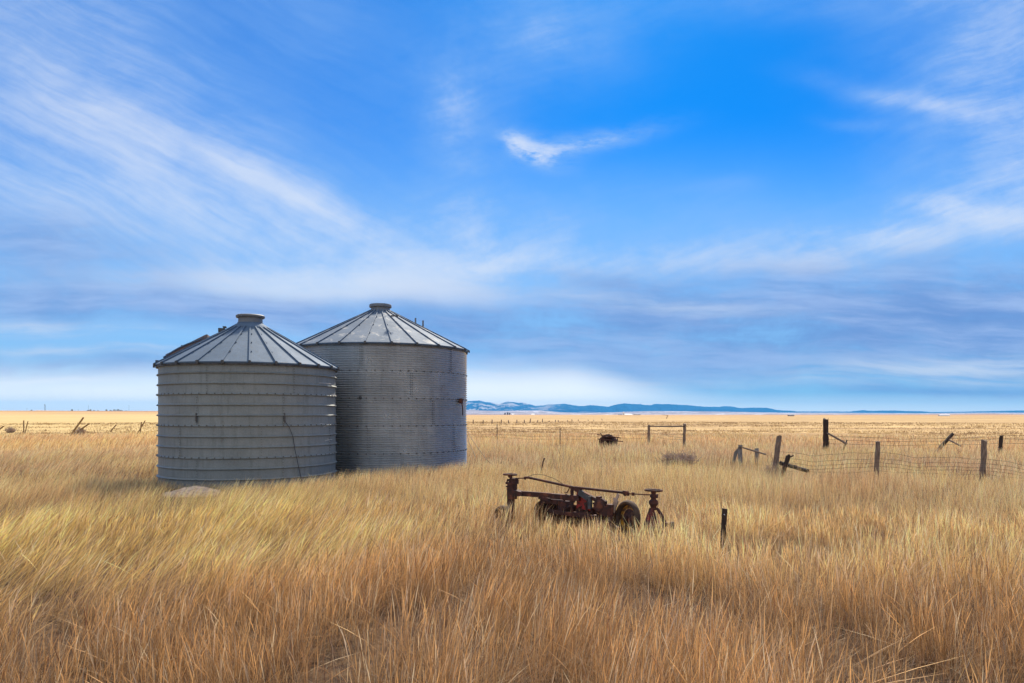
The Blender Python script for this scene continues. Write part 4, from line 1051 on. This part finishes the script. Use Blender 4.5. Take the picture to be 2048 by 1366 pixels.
# warp so that nothing is straight
wn = t.n('ShaderNodeTexNoise'); t.put(wn.inputs['Vector'], q0); wn.inputs['Scale'].default_value = .28; wn.inputs['Detail'].default_value = 4
wv = t.n('ShaderNodeVectorMath', operation='MULTIPLY_ADD'); t.put(wv.inputs[0], wn.outputs['Color']); wv.inputs[1].default_value = (1.1, .7, 0); t.put(wv.inputs[2], q0)
q = wv.outputs[0]
qx = t.xyz(q)
def blob(x, y, rx, ry, rot=0, soft=(1.0, 0.0)):
    """soft ellipse round photo position x,y, radii in photo pixels, rot degrees clockwise as seen"""
    cx = (x - 1024) / 100 + .55; cy = (HZ - y) / 100 + .35; a = math.radians(rot)
    dx = t.m('SUBTRACT', qx[0], cx); dy = t.m('SUBTRACT', qx[1], cy)
    u = t.m('SUBTRACT', t.m('MULTIPLY', dx, math.cos(a) / (rx / 100)), t.m('MULTIPLY', dy, math.sin(a) / (rx / 100)))
    v = t.m('ADD', t.m('MULTIPLY', dx, math.sin(a) / (ry / 100)), t.m('MULTIPLY', dy, math.cos(a) / (ry / 100)))
    r = t.m('ADD', t.m('MULTIPLY', u, u), t.m('MULTIPLY', v, v))
    return t.m('EXPONENT', t.m('MULTIPLY', r, -1.0))
def total(*a):
    o = a[0]
    for b in a[1:]: o = t.m('ADD', o, b)
    return o
def w_(b, k): return t.m('MULTIPLY', b, k)
ROTS = {}
def streak(deg, fx, fy, loc, detail=6, rough=.6, dist=0):
    if deg not in ROTS: ROTS[deg] = t.mapping(q, (1, 1, 1), (0, 0, math.radians(deg)))
    return t.noise(t.mapping(ROTS[deg], (fx, fy, 1), (0, 0, 0), loc), 1.0, detail, rough, dist)
nA = streak(27, .26, 1.1, (0, 0, 0)); fA = streak(27, .5, 5.0, (2, 7, 0), 3, .65, 0)       # streaks falling to the right
nB = streak(2, .20, 1.6, (3, 5, 0), 7, .62, 0); fB = streak(2, .45, 6.0, (8, 1, 0), 3, .65, 0)   # level streaks
nC = streak(0, .5, .75, (9, 1, 0), 7, .66, 0)                                          # fluff
nD = streak(-18, .28, 1.1, (4, 2, 0)); fD = streak(-18, .5, 5.0, (5, 3, 0), 3, .65, 0)      # streaks rising to the right
def tex(n, f, lo, hi, k):
    """cloud texture 0..~1.2 from a coarse and a fibrous noise; k = contrast"""
    c = t.m('MULTIPLY_ADD', t.smooth(t.m('MULTIPLY_ADD', nC, .5, t.m('MULTIPLY', n, .5)), lo + .04, hi - .04), k, 1 - k * .62)
    return t.m('MULTIPLY', c, t.m('MULTIPLY_ADD', t.smooth(f, .2, .8), .34, .83))
leftv = total(w_(blob(260, 230, 620, 330, 20), .42), w_(blob(60, 400, 470, 190, 14), .95), w_(blob(180, 120, 470, 110, 22), .50), w_(blob(480, 350, 330, 34, 27), .70), w_(blob(130, 215, 300, 60, 30), .35), w_(blob(60, 20, 380, 80, 0), .45), w_(blob(560, 480, 340, 110, 20), .62), w_(blob(620, 410, 160, 20, 22), .35), w_(blob(650, 40, 170, 90, 10), .38))
midv = total(w_(blob(920, 330, 70, 190, -12), .42), w_(blob(1080, 90, 210, 100, -15), .50), w_(blob(1120, 470, 420, 90, 0), .46), w_(blob(900, 210, 110, 80, 0), .2), w_(blob(1000, 540, 300, 40, 0), .35))
rightv = total(w_(blob(2010, 120, 230, 230, 10), .80), w_(blob(1980, 330, 180, 120, 0), .40), w_(blob(1790, 215, 150, 22, 14), .55), w_(blob(1715, 262, 70, 12, 5), .30), w_(blob(1650, 20, 300, 40, 0), .30), w_(blob(1560, 510, 430, 46, -9), .60), w_(blob(1920, 440, 130, 26, 10), .80), w_(blob(1880, 415, 260, 60, -12), .35), w_(blob(1620, 545, 170, 24, 0), .85), w_(blob(1860, 490, 240, 40, 0), .55), w_(blob(1430, 385, 70, 16, 0), .18))
lowv = total(w_(blob(640, 582, 420, 34, 2), 1.35), w_(blob(1080, 772, 260, 42, 0), 1.2), w_(blob(100, 800, 420, 36, 0), 1.2), w_(blob(60, 650, 260, 18, 3), .55), w_(blob(240, 700, 300, 14, 2), .5), w_(blob(1030, 535, 90, 18, 0), .35))
veil = total(t.m('MULTIPLY', t.m('MULTIPLY', leftv, .74), tex(nA, fA, .26, .74, .48)), t.m('MULTIPLY', midv, tex(nC, fD, .25, .75, .8)), t.m('MULTIPLY', rightv, tex(nD, fD, .28, .72, .8)), t.m('MULTIPLY', lowv, tex(nB, fB, .25, .75, .7)))
hk = t.noise(t.mapping(q, (.9, 2.2, 1), (0, 0, .35)), 1.6, 5, .66, 0)
hook = t.m('MULTIPLY', total(w_(blob(1072, 308, 62, 26, 24), 1.25), w_(blob(1165, 296, 120, 19, -12), .85), w_(blob(1035, 290, 34, 22, 30), .6)), t.smooth(hk, .22, .66))
veil = total(veil, hook, t.m('MULTIPLY', t.m('MULTIPLY', t.smooth(e, 4.5, 1.0), tex(nB, fB, .35, .7, 1.0)), .28))
veil = t.m('SUBTRACT', 1.0, t.m('EXPONENT', t.m('MULTIPLY', veil, -1.15)))
# grey-lavender sheet low in the sky
sheet = total(w_(blob(1800, 640, 520, 84, -3), 2.3), w_(blob(1290, 640, 260, 44, 4), 1.0), w_(blob(2000, 680, 300, 80, 0), .9), w_(blob(1300, 720, 330, 34, 0), .6), w_(blob(560, 628, 330, 26, 3), 1.2), w_(blob(930, 660, 200, 40, 4), .9), w_(blob(90, 500, 270, 60, 8), .7), w_(blob(90, 600, 330, 34, 2), .9), w_(blob(150, 735, 330, 24, 0), 1.0), w_(blob(1960, 782, 260, 9, 0), .9), w_(blob(1240, 575, 120, 16, 8), .4))
sheet = t.m('SUBTRACT', 1.0, t.m('EXPONENT', t.m('MULTIPLY', t.m('MULTIPLY', sheet, tex(nB, fB, .30, .66, 1.25)), -1.35)))
# clear air
hs = t.n('ShaderNodeHueSaturation'); t.put(hs.inputs['Color'], sky.outputs[0]); hs.inputs['Saturation'].default_value = 1.2; hs.inputs['Value'].default_value = 1.0
clear = t.mix(1.0, hs.outputs[0], t.mix(t.smooth(e, 1.0, 6.0), (0.30, .68, .95), (0.010, .47, .90)), 'MULTIPLY')
clear = t.mix(t.m('MULTIPLY', t.smooth(e, 6.0, 1.2), .72), clear, K((0.30, 0.58, 0.95)))
vc = t.mix(t.smooth(veil, .38, .92), K((0.31, 0.54, 0.93)), K((0.74, 0.82, 0.96)))
col = t.mix(veil, clear, vc)
col = t.mix(sheet, col, t.mix(t.smooth(nB, .38, .68), K((0.16, 0.31, 0.68)), K((0.36, 0.51, 0.85))))
brk = total(w_(blob(1880, 735, 300, 24, -3), .9), w_(blob(1450, 772, 300, 10, 0), .45), w_(blob(1350, 615, 220, 14, 6), .4), w_(blob(1980, 760, 160, 9, 0), .5), w_(blob(110, 655, 260, 12, 3), .6), w_(blob(210, 700, 300, 10, 2), .6), w_(blob(60, 755, 260, 12, 2), .7))
brk = t.m('MINIMUM', t.m('MULTIPLY', brk, t.smooth(t.m('MULTIPLY_ADD', fB, .5, t.m('MULTIPLY', nB, .5)), .34, .60)), .85)
col = t.mix(brk, col, K((0.66, 0.76, 0.92)))
col = t.mix(t.m('MULTIPLY', t.smooth(d[2], .56, .85), .7), col, K((0.95, 0.98, 1.05)))          # unseen brightness added overhead to light upward-facing steel and grass
col = t.mix(t.m('MULTIPLY', t.smooth(d[1], .15, -.35), .7), col, K((0.78, 0.84, 0.93)))     # unseen brightness added behind the viewer to light bin fronts and grass
right = t.smooth(s, 1.0, 5.0)
col = t.mix(t.m('MULTIPLY', t.smooth(t.m('MULTIPLY', e, t.m('MULTIPLY_ADD', right, 1.7, 1.0)), 1.25, .15), .9), col, t.mix(right, K((1.45, 1.42, 1.32)), K((1.25, 1.32, 1.30))))
t.put(bg.inputs[0], col); t.put(wo.inputs[0], bg.outputs[0])
W.cycles.sampling_method = 'MANUAL'; W.cycles.sample_map_resolution = 512

L = bpy.data.lights.new('sun', 'SUN'); L.energy = 4.9; L.angle = math.radians(6); L.color = (1.0, .88, .70)
lo = bpy.data.objects.new('sun', L); COL.objects.link(lo)
sd = Vector((math.sin(math.radians(SUN_AZ)) * math.cos(math.radians(SUN_EL)), math.cos(math.radians(SUN_AZ)) * math.cos(math.radians(SUN_EL)), math.sin(math.radians(SUN_EL))))
lo.rotation_euler = sd.to_track_quat('Z', 'Y').to_euler(); lo.location = (0, 0, 30)

# ------------------------------------------------------------------ camera
cam = bpy.data.cameras.new('camera'); co_ = bpy.data.objects.new('camera', cam); COL.objects.link(co_)
cam.sensor_width = 36; cam.lens = 36 * F / 2048; cam.shift_y = (HZ - 683) / 2048; cam.clip_start = .05; cam.clip_end = 120000
co_.location = (0, 0, EYE); co_.rotation_euler = (math.radians(90), 0, 0); S.camera = co_
S.render.engine = 'CYCLES'
S.view_settings.view_transform = 'Standard'; S.view_settings.look = 'None'; S.view_settings.exposure = EXPO; S.view_settings.gamma = 1.0
S.render.resolution_x = 1024; S.render.resolution_y = 683
S.cycles.max_bounces = 6; S.cycles.volume_bounces = 0
